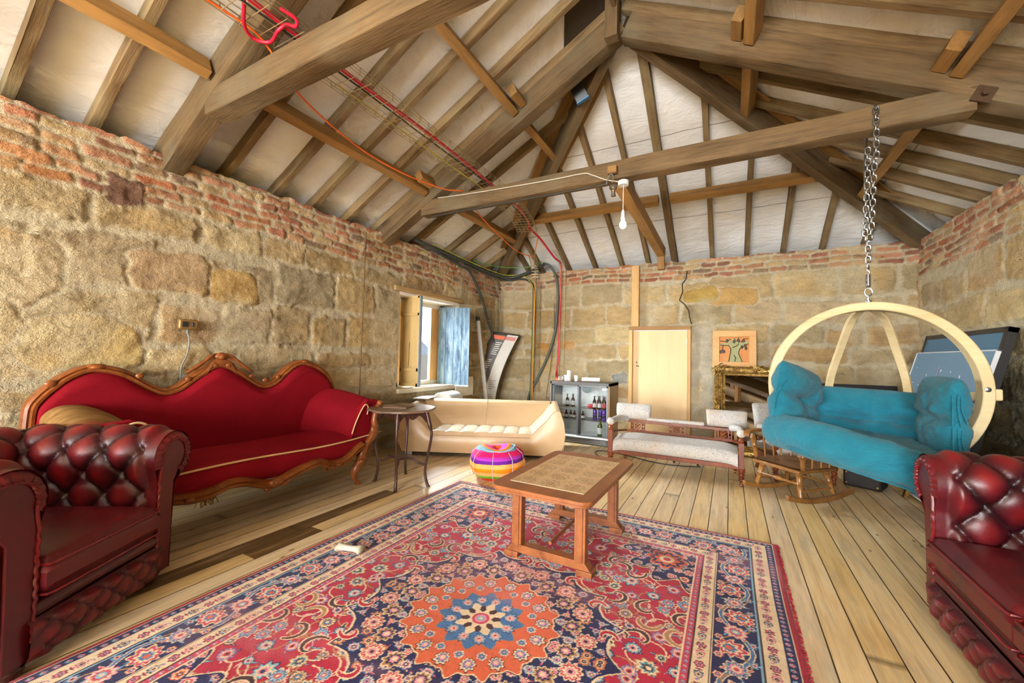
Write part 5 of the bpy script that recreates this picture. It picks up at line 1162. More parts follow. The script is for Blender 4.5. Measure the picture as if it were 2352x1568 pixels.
board('blackboard','tall dark framed blackboard leaning on the right wall behind the hanging chair',4.70,6.25,1.62,1.985,1.53,BB,BLACKP,.045,.05)
t,f,L=board('notice_board','blue-grey board with thin white edge leaning in front of the taller blackboard',4.60,6.15,1.50,1.86,1.345,plain('slate_blue',sr(110,146,172),.5,var=.08,sc=3),plain('white_edge',sr(206,210,212),.5),.012,.016)
b=MB()
for k in range(26): y=rnd.uniform(-.4,.72); z=rnd.uniform(.9,1.22) if k<18 else rnd.uniform(.6,1.2); b.ball((-.016,y,z),(.002,.006+rnd.random()*.008,.006+rnd.random()*.01),8)
b.build('chalk_specks',PAPER,f); b=MB(); b.box((-.0165,.1,1.0),(.002,.006,.5)); b.build('joint_strip',STEEL,f)
t=thing('leaning_frame','narrow gilt and pine frame stacked against the blackboards behind the leather sofa','frame',(1.44,4.5,0),0,None,(0,math.radians(14),0))
for nm,y,m in(('gilt_stile',0,GOLD),('pine_stile',.07,PALE),('gilt_stile',.62,GOLD)): b=MB(); b.box((0,y,.36),(.03,.05,.72)); b.build(nm,m,t,bev=.004)
b=MB(); b.box((0,.3,.70),(.03,.66,.05)); b.build('top_rail',GOLD,t,bev=.004)
# rubble along the foot of the right wall
b=MB()
for k in range(120):
    y=rnd.uniform(2.7,6.6); x=rnd.uniform(1.5,2.0); r=rnd.uniform(.03,.10)*(1 if x>1.6 else .5); V0=len(b.v); b.ball((x,y,r*.45),(r,r*rnd.uniform(.8,1.5),r*.75),8,.8,None)
    for i in range(V0,len(b.v)): p=b.v[i]; f=1+.3*float(vn(p[0]*22+k,p[1]*22)); b.v[i]=(x+(p[0]-x)*f,y+(p[1]-y)*f,max(.0,p[2]*f))
tag(b.build('rubble',plain('rubble_stone',sr(160,134,90),.95,var=.35,sc=14,bump=.6,bsc=30),smooth=50),'heap of loose stone rubble along the foot of the right wall','rubble',None,'stuff')
b=MB(); b.box((0,0,.085),(.30,.26,.17)); t=thing('suitcase','small black suitcase on the floor under the hanging chair','suitcase',(1.21,5.36,0),math.radians(-25)); b.build('case',plain('black_fibre',sr(40,34,32),.6,bump=.3),t,bev=.02)
for x in(-.12,.12):
    for z in(.035,.14): b=MB(); b.lathe([(.008,0),(.008,.003)],(0,0,0),10,Matrix.Translation((x,-.129,z))@Matrix.Rotation(PI/2,4,'X')); b.build('rivet',plain('brass_stud',sr(206,170,90),.3,.8) if 'brass_stud' not in bpy.data.materials else bpy.data.materials['brass_stud'],t)
# ================================================================ rocking chair
t=thing('rocking_chair','wooden rocking chair with turned spindles under the teal hanging seat','rocking chair',(.52,4.56,0),math.radians(-44))
SP=[(a,r*1.2) for a,r in [(0,.013),(.15,.017),(.3,.015),(.4,.019),(.42,.0215),(.44,.017),(.46,.0215),(.48,.017),(.5,.0215),(.53,.019),(.75,.02),(.78,.023),(.8,.018),(.82,.023),(.85,.019),(1,.014)]]
b=MB()
for sx in(-1,1):
    P=[(sx*.215,-.36+.80*k/20,.042+.36*(max(0,abs(-.36+.80*k/20-.03))**2)*(1.0)) for k in range(21)]; b=MB()
    V=[];F=[]
    for p in P: V+=[(p[0]-.016,p[1],p[2]-.022),(p[0]+.016,p[1],p[2]-.022),(p[0]+.016,p[1],p[2]+.022),(p[0]-.016,p[1],p[2]+.022)]
    for i in range(20):
        for k in range(4): F.append((i*4+k,i*4+(k+1)%4,i*4+4+(k+1)%4,i*4+4+k))
    F+=[(3,2,1,0),(80,81,82,83)]; b.add(V,F); b.build('rocker',RCK,t,bev=.005)
b=MB(); b.grid(lambda p,q:((-.25+.5*p)*(1-.06*q),-.25+.47*q,.325-.022*sin(PI*p)*sin(PI*min(1,q+.1))+.012*(q<.1)+.05*q*0),16,16); b.box((0,-.015,.30),(.46,.45,.03)); b.build('seat',RCK,t,bev=.006)
for sx in(-1,1):
    for y0,y1 in((-.20,-.165),(.19,.15)): b=MB(); b.spindle((sx*.215,y0,.085 if y0>0 else .07),(sx*.17,y1,.30),SP,12); b.build('leg',RCK,t,smooth=60)
    b=MB(); b.spindle((sx*.21,-.19,.13),(sx*.21,.18,.135),[(0,.008),(.5,.013),(1,.008)],10); b.build('stretcher',RCK,t,smooth=60)
    b=MB(); b.spindle((sx*.225,-.19,.32),(sx*.245,-.22,.55),SP,12); b.build('arm_post',RCK,t,smooth=60)
    for y_ in(-.08,.03,.13): b=MB(); b.spindle((sx*.225,y_,.32),(sx*.24,y_-.01,.56),[(0,.007),(.5,.011),(1,.007)],8); b.build('arm_spindle',RCK,t,smooth=60)
    b=MB(); P=spline([(sx*.24,-.30,.535),(sx*.25,-.27,.565),(sx*.25,-.18,.575),(sx*.25,0,.575),(sx*.235,.22,.60)],5)
    V=[];F=[]
    for i,p in enumerate(P): wd=.032 if i<8 else .026; V+=[(p.x-wd,p.y,p.z-.013),(p.x+wd,p.y,p.z-.013),(p.x+wd,p.y,p.z+.013),(p.x-wd,p.y,p.z+.013)]
    for i in range(len(P)-1):
        for k in range(4): F.append((i*4+k,i*4+(k+1)%4,i*4+4+(k+1)%4,i*4+4+k))
    n=len(P)-1; F+=[(3,2,1,0),(4*n,4*n+1,4*n+2,4*n+3)]; b.add(V,F); b.build('armrest',RCK,t,bev=.008)
for y_ in(-.19,): b=MB(); b.spindle((-.21,y_,.19),(.21,y_,.19),[(0,.009),(.4,.014),(.45,.02),(.5,.022),(.55,.02),(.6,.014),(1,.009)],12); b.build('stretcher',RCK,t,smooth=60)
b=MB(); b.spindle((-.2,.17,.17),(.2,.17,.17),[(0,.008),(.5,.012),(1,.008)],10); b.build('stretcher',RCK,t,smooth=60)
for k in range(6): x=-.19+.076*k; b=MB(); b.spindle((x*.95,.20,.32),(x*1.08,.33,.80),[(0,.008),(.4,.012),(1,.007)],8); b.build('back_spindle',RCK,t,smooth=60)
b=MB(); P=[(x,.335+.25*(x*x),.82) for x in np.linspace(-.25,.25,13)]; [b.bar(P[i],P[i+1],.022,.085) for i in range(12)]; b.build('crest_rail',RCK,t)
# ================================================================ hanging globe chair
HC=Vector((.885,3.80,1.075)); HR=.615
t=thing('hanging_chair','round laminated wood hanging globe chair frame suspended from the far tie beam','hanging chair',tuple(HC))
def hoop(b,R,dr,wd,fn,n=96,a0=0,a1=2*PI,closed=True):
    V=[];F=[]; m=n if closed else n+1
    for i in range(m):
        a=a0+(a1-a0)*i/n
        for r,w_ in((R-dr/2,-wd/2),(R+dr/2,-wd/2),(R+dr/2,wd/2),(R-dr/2,wd/2)): V.append(fn(a,r,w_))
    for i in range(n):
        j=(i+1)%m
        for k in range(4): F.append((i*4+k,i*4+(k+1)%4,j*4+(k+1)%4,j*4+k))
    if not closed: F+=[(3,2,1,0),(4*n,4*n+1,4*n+2,4*n+3)]
    b.add(V,F)
b=MB(); hoop(b,HR-.03,.06,.10,lambda a,r,w:(r*cos(a),w,r*sin(a))); b.build('main_hoop',LAM,t,bev=.008)
b=MB(); hoop(b,.60,.04,.075,lambda a,r,w:(r*1.09*cos(a),.06+r*.98*sin(a),-.02-.10*sin(a)+w),60,-.06,PI*.84,False); b.build('seat_hoop',LAM,t,bev=.008)
for nm,xe,ye in(('l',-.14,.585),('r',.36,.50)):
    b=MB(); P=spline(([(-.03,.04,.575),(-.055,.22,.5),(-.09,.42,.27),(-.125,.54,.06),(xe,ye,-.11)] if nm=='l' else [(.03,.04,.575),(.15,.22,.5),(.26,.40,.28),(.335,.49,.07),(xe,ye,-.11)]),8)
    V=[];F=[]
    for i,p in enumerate(P):
        a=P[max(0,i-1)];c=P[min(len(P)-1,i+1)];tn=(c-a).normalized(); out=Vector((p.x,p.y,p.z+.1)).normalized(); sd=tn.cross(out).normalized(); ou=sd.cross(tn)
        for u,w_ in((-1,-1),(1,-1),(1,1),(-1,1)): V.append(p+sd*(u*.026)+ou*(w_*.015))
    for i in range(len(P)-1):
        for k in range(4): F.append((i*4+k,i*4+(k+1)%4,i*4+4+(k+1)%4,i*4+4+k))
    b.add(V,F); b.build('back_strut',LAM,t,bev=.004)
for x,z in((-.575,.02),(.575,.02)): b=MB(); b.lathe([(.016,0),(.016,.006),(.009,.009)],(0,0,0),14,Matrix.Translation((x,-.05,z))@Matrix.Rotation(PI/2,4,'X')); b.build('bolt',STEEL,t)
b=MB(); b.lathe([(.02,0),(.02,.015),(.009,.02),(.009,.04)],(0,0,HR-.002),12); b.build('top_bracket',STEEL,t)
# chain and spring
ch=thing('hanging_chain','galvanised chain and spring holding the globe chair from the tie beam','chain',(HC.x,HC.y,HC.z+HR+.04))
def link(c,ax,L=.052,wd=.030,r=.0052):
    P=[]; ax=Vector(ax)
    for k in range(16):
        a=2*PI*k/16; y=cos(a)*wd/2; z=sin(a)*wd/2+(L-wd)/2*(1 if sin(a)>=0 else -1); P.append(Vector(c)+ax*y+Vector((0,0,z)))
    b=MB(); b.tube(P,r,6,closed=True); return b.build('chain_link',STEEL,ch,smooth=60)
b=MB(); b.tube([(.013*cos(a),.013*sin(a),.075+.0125*a/(2*PI)*.55) for a in np.linspace(0,2*PI*13,13*12)],.0032,5); b.build('spring',STEEL,ch,smooth=60)
b=MB(); b.tube([(.022*cos(a),0,.035+.03*sin(a)) for a in np.linspace(0,2*PI,17)[:-1]],.005,6,closed=True); b.build('shackle',STEEL,ch,smooth=60)
b=MB(); b.tube(spline([(0,0,.16),(.008,0,.18),(-.006,0,.2),(0,0,.215)],4),.004,6); b.build('spring_hook',STEEL,ch)
z=.232; k=0
while z<.42: link((0,0,z),(1,0,0) if k%2 else (.5,.87,0)); z+=.0405; k+=1
z0=z; z1=3.13-(HC.z+HR+.04); rows=[(-.013,-.05),(.013,-.05)]
for ri,(x,y1) in enumerate(((-.018,-.096),(.018,-.096))):
    z=z0; k=ri; top=1.33 if ri==1 else 1.06
    while z<top:
        f=min(1,(z-z0)/(.5)); link((x*(1 if z>z0+.02 else .5)+(.012 if ri and z>1.0 else 0),y1*f,z),(1,0,0) if k%2 else (.4,.9,0)); z+=.0405; k+=1
b=MB(); b.tube(spline([(.03,-.096,1.33),(.03,-.085,1.37),(.03,0,1.375),(.03,.085,1.37),(.02,.09,1.2),(-.01,.02,.95),(0,0,.5)],6),.007,6); b.build('beam_loop',STEEL,ch)
# ================================================================ teal cushions
def m_teal():
    t=NT('teal_cotton',.75,0,None,.25); v=t.obj(); f=t.noise(v,6,4,.6,1.2); w=t.noise(t.mapped(v,(14,14,40)),1,5,.6,1.6)
    t.set('Base Color',t.mix(f,sr(12,96,118),sr(32,130,150))); t.set('Sheen Weight',.15); t.bump(t.m('ADD',w,t.m('MULTIPLY',f,.7)),.8,.016); return t.mat
TEAL=m_teal()
def pillow(name,par,o,ux,uy,un,a,b_,c,dimples=(),n=44,e=2.6,crease=None,seed=1,wr=.02,both=True):
    o=Vector(o);ux=Vector(ux).normalized();un0=Vector(un);uy=Vector(uy); uy=(uy-ux*uy.dot(ux)).normalized(); un=ux.cross(uy)
    if un.dot(un0)<0: un=-un
    b=MB()
    def f(sg):
        def g(p,q):
            x=2*p-1;y=2*q-1; th=(max(0,1-abs(x)**e)*max(0,1-abs(y)**e))**.5
            pin=1-.07*(1-abs(y)**2)*abs(x)**3*0
            d=sum(A*math.exp(-((x-dx)**2*(a/b_)**1+(y-dy)**2)/(r*r)) for dx,dy,r,A in dimples)
            if crease: d+=crease(x,y)
            nz=wr*float(vn(x*4.3+seed,y*4.3+seed*2)+.6*vn(x*11+y*5+seed,y*9))
            for dx,dy,r,A in dimples:
                rr=math.hypot(x-dx,(y-dy)); nz+=.012*A*math.exp(-(rr/.5)**2)*cos(9*math.atan2(y-dy,x-dx)+seed)*min(1,rr*4)
            h=c*th*(1-d)+nz*th
            bul=1+.05*th*0
            xx=x*(1-.06*(1-abs(y)**2)*0-.05*abs(y)**4); yy=y*(1-.05*abs(x)**4)
            return o+ux*(a*xx)+uy*(b_*yy)+un*(sg*h)
        return g
    b.grid(f(1),n,n); b.grid(f(-1),n,n); return b.build(name,TEAL,par,smooth=180)
def pipe(par,pts,r=.006): b=MB(); b.tube(spline(pts,6),r,6); return b.build('seam_piping',TEAL,par)
tc=thing('teal_cushion','plump teal cotton seat cushion filling the hanging globe chair','cushion',(HC.x,HC.y,.72)); O=lambda x,y,z:(x-HC.x,y-HC.y,z-.72)
lp=pillow('left_side_panel',tc,O(.455,3.86,.955),(.30,.52,-.13),(0.02,-.05,1),(1,-.55,0),.31,.255,.12,[(0,-.02,.33,.5)],crease=lambda x,y:.42*math.exp(-(y+.02+.1*x)**2/.02),seed=3)
rp=pillow('right_side_panel',tc,O(1.235,3.72,.90),(-.02,.55,0),(.02,.02,1),(-1,0,0),.24,.27,.10,[],crease=lambda x,y:.38*math.exp(-(y+.0)**2/.012),seed=8)
bp=pillow('back_panel',tc,O(.95,4.22,.80),(1,-.16,-.03),(0,.30,1),(0,-1,.3),.40,.25,.13,[(-.15,-.02,.25,.6),(.55,-.02,.25,.6)],crease=lambda x,y:.3*math.exp(-(y+.02)**2/.012),seed=5)
sp_=pillow('seat_panel',tc,O(.86,3.72,.64),(1,-.08,-.06),(.1,1,.05),(0,0,1),.50,.44,.10,[(-.3,.3,.3,.4),(.3,.3,.3,.4)],seed=11)
P=spline([O(.27,3.70,.73),O(.36,3.57,.735),O(.50,3.40,.73),O(.68,3.29,.69),O(.86,3.25,.65),O(1.0,3.28,.61),O(1.12,3.38,.59),O(1.2,3.52,.6)],8)
n=len(P); b=MB()
def rollf(p,q):
    i=p*(n-1); k=int(min(n-2,i)); c=P[k].lerp(P[k+1],i-k); tn=(P[min(n-1,k+1)]-P[max(0,k-1)]).normalized(); sd=tn.cross(Vector((0,0,1))).normalized(); u=sd.cross(tn)
    e=min(1,(.5-abs(p-.5))/.10); r=.122*math.sqrt(max(0,1-(1-e)**2))*.9+.122*.1*e
    a=2*PI*q; r*=1+.06*float(vn(p*26,cos(a)*1.5+3))+.035*float(vn(p*60+3*sin(a),cos(a)*3+9)); r*=1-.10*math.exp(-((p-.62)/.02)**2)*(cos(a)<.6)
    return c+sd*(cos(a)*r*.95)+u*(sin(a)*r*1.02)
b.grid(rollf,90,40,wv=True); fr2=b.build('front_roll',TEAL,tc,smooth=180)
pipe(fr2,[P[int(k)]+Vector((0,-.06,-.115)) for k in np.linspace(6,n-6,10)],.005)
for dz in(0,-.2):
    b=MB()
    for sx in(-.012,.012,.03): b.tube(spline([O(1.215+sx,3.48,1.06+dz),O(1.21+sx,3.465,.97+dz),O(1.215+sx*1.6,3.46,.86+dz+.1*abs(sx)*10)],5),.005,4)
    b.build('tie_strip',TEAL,rp)
b=MB(); b.tube(spline([O(.355,3.56,1.12),O(.30,3.56,1.0),O(.285,3.55,.9)],5),.008,4); b.build('tie_strip',TEAL,lp)
# ================================================================ poster and pole in the corner
t=thing('curved_poster','tall bowed poster panel half dark half pale leaning in the corner beyond the cream sofa','poster',(-3.80,6.36,0))
PW_,PHt=.46,1.66
def bow(s): return .16*sin(PI*min(1,s))**1.0
def pp(u,s,off=0.0):   # u 0..1 across, s 0..1 up ; leans to the right and bows towards the room
    lx=-.20+.42*s**1.25; lx=-.27+.43*(s**1.7)
    return (lx+PW_*(u-.5)*.97+.02, .12-.10*(1-s)-.20*sin(PI*s)*.6-off+.22*(u-.5), s*PHt*(1-.0)+(-.06*(u-.5)*2*s*.5))
def patch(name,par,u0,u1,s0,s1,mat,off,nu=4,ns=30,edge=None):
    b=MB(); b.grid(lambda p,q:pp((u0+(u1-u0)*p) if edge is None else edge(p,s0+(s1-s0)*q),s0+(s1-s0)*q,off),nu,ns); o=b.build(name,mat,par,smooth=180); return o
sheet=patch('panel',t,0,1,0,1,plain('poster_dark',sr(74,70,62),.45),0); md=sheet.modifiers.new('Solid','SOLIDIFY'); md.thickness=.008
PPAL=plain('poster_pale',sr(206,204,196),.45)
patch('pale_half',sheet,.52,.96,.02,.985,PPAL,.006,8,40,edge=lambda p,s:(lambda l:l+(.96-l)*p)(.56-.05*(s<.0)-(.0 if s>.55 else .06*min(1,(.55-s)*3))))
patch('heading_band',sheet,.08,.52,.925,.965,plain('poster_orange',sr(228,96,48),.5),.008,4,3); patch('heading_band',sheet,.56,.93,.925,.965,plain('poster_pink',sr(206,130,120),.5),.010,4,3)
for k in range(14):
    if k in(7,8): continue
    s=.885-.021*k; patch('text_line',sheet,.30 if k<7 else .26,(.62 if k<7 else .54)-.06*((k*7)%3)/3-.10,s,s+.008,PAPER,.009,3,2)
for k in range(9):
    if k in(5,6): continue
    s=.47-.022*k; patch('text_line',sheet,.64,.86-.1*((k*5)%3)/3,s,s+.006,plain('poster_grey',sr(120,118,112),.5) if k==0 else bpy.data.materials['poster_grey'],.010,3,2)
t=thing('plastic_pole','pale grey plastic pole with dark cap leaning against the left wall beside the window shutter','pole',(-3.70,6.05,0))
b=MB(); b.tube([(0,0,0),(-.155,-.19,1.86)],.036,6); b.build('pole_tube',plain('pale_grey_plastic',sr(184,180,172),.5),t,smooth=0)
b=MB(); b.tube([(-.154,-.188,1.84),(-.159,-.195,1.91)],.039,10); b.build('end_cap',DKPL,t)
# ================================================================ socket on the left wall and fixed runs
t=thing('wall_socket','bronze single power socket on the left stone wall above the red sofa','socket',(XL+.03,1.633,1.448))
BRZ=plain('bronze_box',sr(148,116,68),.4,.4)
b=MB(); b.box((0,0,0),(.05,.135,.085)); bx_=b.build('socket_box',BRZ,t,bev=.012)
b=MB(); b.box((.026,-.025,0),(.006,.042,.044)); b.build('outlet_face',plain('black_bakelite',sr(44,42,40),.4),bx_); b=MB(); b.box((.027,.026,0),(.012,.016,.034)); b.build('switch',bpy.data.materials['black_bakelite'],bx_,bev=.004)
b=MB(); b.tube(spline([(0,-.0,-.04),(0,.005,-.07),(.01,.012,-.15),(.005,.0,-.26),(.0,-.03,-.36),(.0,-.028,-.60)],6),[.006]*31,6); b.tube([(0,0,-.04),(0,0.002,-.075)],.011,8); b.build('flex',GREYC,t)
def run(name,label,cat,pts,r,mat,sub=8,group=None,n=8):
    P=spline(pts,sub); c=P[len(P)//2]; b=MB(); b.tube(P,r,n); return solo(b,name,mat,label,cat,loc=tuple(c),group=group,smooth=60)
cq=run('conduit','thin rusty conduit running down the left wall beyond the red sofa','conduit',[(XL+.045,3.405,2.70),(XL+.05,3.40,2.0),(XL+.045,3.395,1.2),(XL+.045,3.392,.6)],.007,plain('rusty_conduit',sr(116,84,50),.6,.3))
for z in(2.5,2.05,1.6,1.1): b=MB(); b.ball((0,0,0),(.012,.016,.012),8); o=b.build('clip',bpy.data.materials['rusty_conduit'],cq); o.location=Vector((XL+.045,3.399,z))-cq.location
run('conduit','short thin conduit dropping to the window lintel','conduit',[(XL+.045,5.463,2.60),(XL+.05,5.46,2.3),(XL+.045,5.455,2.13)],.006,bpy.data.materials['rusty_conduit'])
BLKC=plain('black_cable',sr(58,62,58),.5); W=YF-.06
q=run('thick_cable','thick black cable curving down the left wall behind the curved poster','cable',[(-3.86,4.6,2.80),(-3.87,4.95,2.745),(-3.87,5.3,2.70),(-3.86,5.6,2.63),(-3.86,5.95,2.28),(-3.86,6.18,1.9),(-3.84,6.34,1.6),(-3.84,6.45,1.2)],.022,BLKC)
for p in((-3.85,5.9,2.36),(-3.85,6.2,1.87)): b=MB(); b.box((0,0,0),(.03,.07,.014)); o=b.build('saddle_clip',STEEL,q); o.location=Vector(p)-q.location
run('thick_cable','bundle of black cables running along the wall top into the far left corner','cable',[(-3.85,4.2,2.83),(-3.86,5.2,2.79),(-3.85,5.8,2.76),(-3.82,6.3,2.74),(-3.7,6.62,2.72),(-3.45,6.68,2.76),(-3.1,6.66,2.86),(-2.95,6.6,2.9)],.028,BLKC)
run('thick_cable','black cable looping under the wall top towards the yellow-green cable','cable',[(-3.86,5.4,2.74),(-3.85,6.2,2.70),(-3.75,6.66,2.68),(-3.5,6.70,2.70),(-3.3,6.71,2.64),(-3.21,6.71,2.45),(-3.205,6.71,1.6),(-3.22,6.71,.9),(-3.23,6.71,.3)],.017,BLKC)
run('thick_cable','dark grey cable arching out and sweeping down the far wall behind the fridge','cable',[(-2.98,6.62,2.93),(-2.9,W,2.90),(-2.78,W,2.72),(-2.72,W,2.4),(-2.735,W,2.0),(-2.765,W,1.7),(-2.88,W,1.3),(-3.06,W,.91),(-3.25,W,.55),(-3.28,W,.25)],.022,plain('dark_grey_cable',sr(86,94,88),.5))
run('thin_cable','yellow-green earth cable running along the wall top and down the far wall','cable',[(-3.84,4.6,2.86),(-3.83,5.6,2.80),(-3.75,6.5,2.76),(-3.45,6.68,2.76),(-3.3,6.69,2.66),(-3.19,6.69,2.4),(-3.19,6.69,1.5),(-3.205,6.69,.7),(-3.20,6.69,.3)],.008,YELC)
run('thin_cable','thin green cable sagging across the far left corner of the roof','cable',[(-3.8,5.6,2.83),(-3.7,6.3,2.86),(-3.3,6.6,2.88),(-2.98,6.56,2.95)],.007,GRNC)
run('thin_cable','orange cable dropping down the far wall from the wire tray','cable',[(-2.75,5.9,3.2),(-3.05,6.4,3.0),(-3.16,6.68,2.78),(-3.165,6.69,2.3),(-3.17,6.69,1.4),(-3.18,6.69,.6),(-3.14,6.69,.42),(-3.0,6.69,.33),(-2.86,6.69,.40),(-2.75,6.69,.62)],.009,plain('amber_cable',sr(236,150,60),.5))
run('thin_cable','grey cable dropping down the far left corner','cable',[(-3.86,6.15,2.75),(-3.86,6.45,2.6),(-3.86,6.6,2.3),(-3.86,6.62,1.6)],.010,GREYC)
run('thin_cable','thin dark cable hanging down the far wall right of the sweeping grey cable','cable',[(-2.78,6.71,2.2),(-2.79,6.71,1.5),(-2.86,6.71,.9),(-2.9,6.7,.5),(-2.8,6.68,.38)],.005,BLKC)
run('red_duct','bright red cable dropping straight down the far wall to the fridge top','cable',[(-2.76,5.55,3.24),(-2.74,5.95,3.17),(-2.70,6.45,2.98),(-2.665,6.70,2.90),(-2.665,6.70,2.6),(-2.675,6.70,1.8),(-2.69,6.70,1.2),(-2.70,6.66,.92),(-2.50,6.2,.90),(-2.36,5.86,.897)],.017,REDC)
run('red_cable','thick red cable lying along the wire cable tray','cable',[(-2.36,-.2,3.205),(-2.34,.6,3.21),(-2.36,1.2,3.205),(-2.37,2.0,3.205),(-2.36,2.9,3.20),(-2.40,3.8,3.20),(-2.46,4.6,3.205),(-2.60,5.2,3.215),(-2.74,5.53,3.235)],.014,REDC)
run('red_cable','coiled loose loop of red cable hanging beside the near truss','cable',[(-2.10,.95,3.5),(-2.2,1.05,3.36),(-2.38,1.18,3.22),(-2.52,1.26,3.16),(-2.56,1.34,3.15),(-2.50,1.40,3.15),(-2.40,1.385,3.17),(-2.34,1.40,3.2),(-2.28,1.42,3.18),(-2.25,1.40,3.2),(-2.28,1.32,3.215)],.0105,REDC)
run('orange_cable','long thin orange cable sagging beneath the roof from the near truss to the hip','cable',[(-2.62,.9,3.21),(-2.57,1.15,3.2),(-2.55,1.38,3.17),(-2.60,1.62,3.03),(-2.74,2.0,3.02),(-2.86,2.5,3.03),(-2.86,3.0,3.04),(-2.80,3.5,3.08),(-2.72,3.80,3.13),(-2.85,4.3,3.06),(-2.95,5.0,2.98),(-3.02,5.7,2.93),(-2.98,6.2,2.95)],.007,ORC)
run('black_cable','black cable beside the red cable in the wire tray','cable',[(-2.42,-.2,3.2),(-2.40,1.4,3.2),(-2.42,2.6,3.2),(-2.44,4.0,3.2),(-2.6,5.2,3.21)],.007,BLKC)
run('yellow_cable','yellow cable lying along the left side of the wire tray','cable',[(-2.53,1.9,3.2),(-2.54,2.8,3.198),(-2.55,3.7,3.2),(-2.56,4.3,3.2)],.006,plain('yellow_cable',sr(214,196,60),.5))
# wire cable trays
def tray(name,label,P,w,hh,step,wr=.0026):
    P=[Vector(p) for p in P]; t=thing(name,label,'cable tray',tuple(P[0])); 
    D=spline(P,10); L=[0]
    for a,c in zip(D[:-1],D[1:]): L.append(L[-1]+(c-a).length)
    fr=[]
    for i,p in enumerate(D):
        tn=(D[min(len(D)-1,i+1)]-D[max(0,i-1)]).normalized(); sd=tn.cross(Vector((0,0,1))); sd=sd.normalized() if sd.length>.05 else Vector((1,0,0)); fr.append((sd,sd.cross(tn)))
    prof=[(-w/2,hh),(-w/2,hh*.5),(-w/2,0)]+[(-w/2+w*k/5,0) for k in range(1,5)]+[(w/2,0),(w/2,hh*.5),(w/2,hh)]
    b=MB()
    for a,c in prof: b.tube([D[i]+fr[i][0]*a+fr[i][1]*c-P[0] for i in range(len(D))],wr,5)
    b.build('long_wires',BRASS,t,smooth=60)
    b=MB(); s=0; U=[(-w/2,hh),(-w/2,0),(w/2,0),(w/2,hh)]
    while s<L[-1]:
        i=next(k for k in range(len(L)-1) if L[k+1]>=s); f=(s-L[i])/max(1e-6,L[i+1]-L[i]); p=D[i].lerp(D[i+1],f); sd,u=fr[i]
        b.tube([p+sd*a+u*c-P[0] for a,c in U],wr*1.1,5); s+=step
    b.build('cross_wires',BRASS,t,smooth=60); return t
tray('wire_cable_tray','long wire basket cable tray running under the left roof slope over both trusses',[(-2.40,.0,3.185),(-2.42,1.0,3.185),(-2.43,2.2,3.185),(-2.45,3.2,3.185),(-2.48,4.2,3.19),(-2.62,5.0,3.19),(-2.80,5.6,3.17)],.30,.05,.105)
tray('wire_cable_tray','short wire basket tray dropping to the far wall above the orange cable',[(-3.0,6.15,2.97),(-3.07,6.42,2.90),(-3.14,6.62,2.72),(-3.14,6.66,2.6)],.12,.04,.06)
tray('wire_cable_tray','narrow wire ladder holding the red cable against the far wall',[(-2.64,6.30,3.06),(-2.63,6.62,2.90),(-2.63,6.685,2.4),(-2.64,6.69,1.4),(-2.64,6.69,.95)],.09,.03,.10,.0018)
tray('wire_cable_tray','narrow wire ladder beside the orange cable on the far wall',[(-3.10,6.70,2.6),(-3.10,6.70,1.6),(-3.10,6.70,.6)],.08,.02,.12,.0018)
# ================================================================ lamp and fittings on the far tie beam
t=thing('pendant_lamp','lit bare bulb pendant on white ceiling rose under the far tie beam','lamp',(-.87,3.70,2.86))
b=MB(); b.lathe([(.0,-.022),(.046,-.02),(.05,-.012),(.05,.018),(.045,.022)],(0,0,0),24); b.build('ceiling_rose',WHITEP,t,smooth=40)
b=MB(); b.tube([(0,0,-.02),(0,0,-.27)],.0035,6); b.build('flex',WHITEP,t)
b=MB(); b.lathe([(.008,0),(.016,-.02),(.017,-.06),(.02,-.065),(.02,-.085)],(0,0,-.25),16); b.build('lamp_holder',WHITEP,t,smooth=40)
bm_=NT('glowing_bulb',.3); bm_.set('Base Color',(1,.9,.7)); bm_.b.inputs['Emission Color'].default_value=(1,.84,.56,1); bm_.b.inputs['Emission Strength'].default_value=9
b=MB(); b.lathe([(.012,0),(.014,-.02),(.028,-.045),(.032,-.065),(.026,-.085),(.012,-.096),(.001,-.098)],(0,0,-.325),20); b.build('bulb',bm_.mat,t,smooth=180)
t=thing('lamp_bracket','old grey lamp holder and junction block fixed beside the pendant on the far tie beam','lamp holder',(-.975,3.70,2.95))
b=MB(); b.box((.005,-.012,.05),(.085,.045,.07)); b.build('wooden_block',NEW,t,bev=.004)
b=MB(); b.lathe([(.03,0),(.036,-.01),(.036,-.035),(.02,-.05),(.018,-.075),(.024,-.105),(.02,-.105)],(.015,-.03,-.09),18,Matrix.Rotation(.15,4,'X')); b.build('metal_holder',plain('aged_brass',sr(120,106,84),.4,.6),t,smooth=40)
b=MB(); b.tube(spline([(-.05,-.02,-.08),(-.03,-.035,-.03),(.0,-.04,.0),(.02,-.04,-.03),(.01,-.035,-.08)],5),.0045,6); b.build('looped_flex',GREYC,t)
run('white_cable','white flex clipped along the far tie beam to the pendant','cable',[(-3.05,3.715,3.10),(-2.6,3.712,3.07),(-1.9,3.712,3.045),(-1.53,3.712,3.036),(-1.26,3.712,3.035),(-1.17,3.71,3.0),(-1.04,3.708,2.93),(-.915,3.70,2.885)],.006,plain('white_flex',sr(196,188,168),.5))
run('black_flex','thin black flex running along the underside of the far tie beam','cable',[(-3.2,3.80,2.925),(-2.5,3.80,2.927),(-1.7,3.80,2.926),(-1.03,3.79,2.925)],.006,BLKC)
b=MB(); b.box((0,0,0),(.14,.10,.18)); o=solo(b,'dark_speaker_box',DKPL,'small dark box with blue edge wedged between far truss and left hip','box',bev=.004); o.location=(-1.46,4.12,4.14); o.rotation_euler=(.35,-.45,.1)
b=MB(); b.box((.0,0,-.092),(.145,.105,.008)); e=b.build('blue_edge',plain('blue_tape',sr(60,140,210),.5),o)
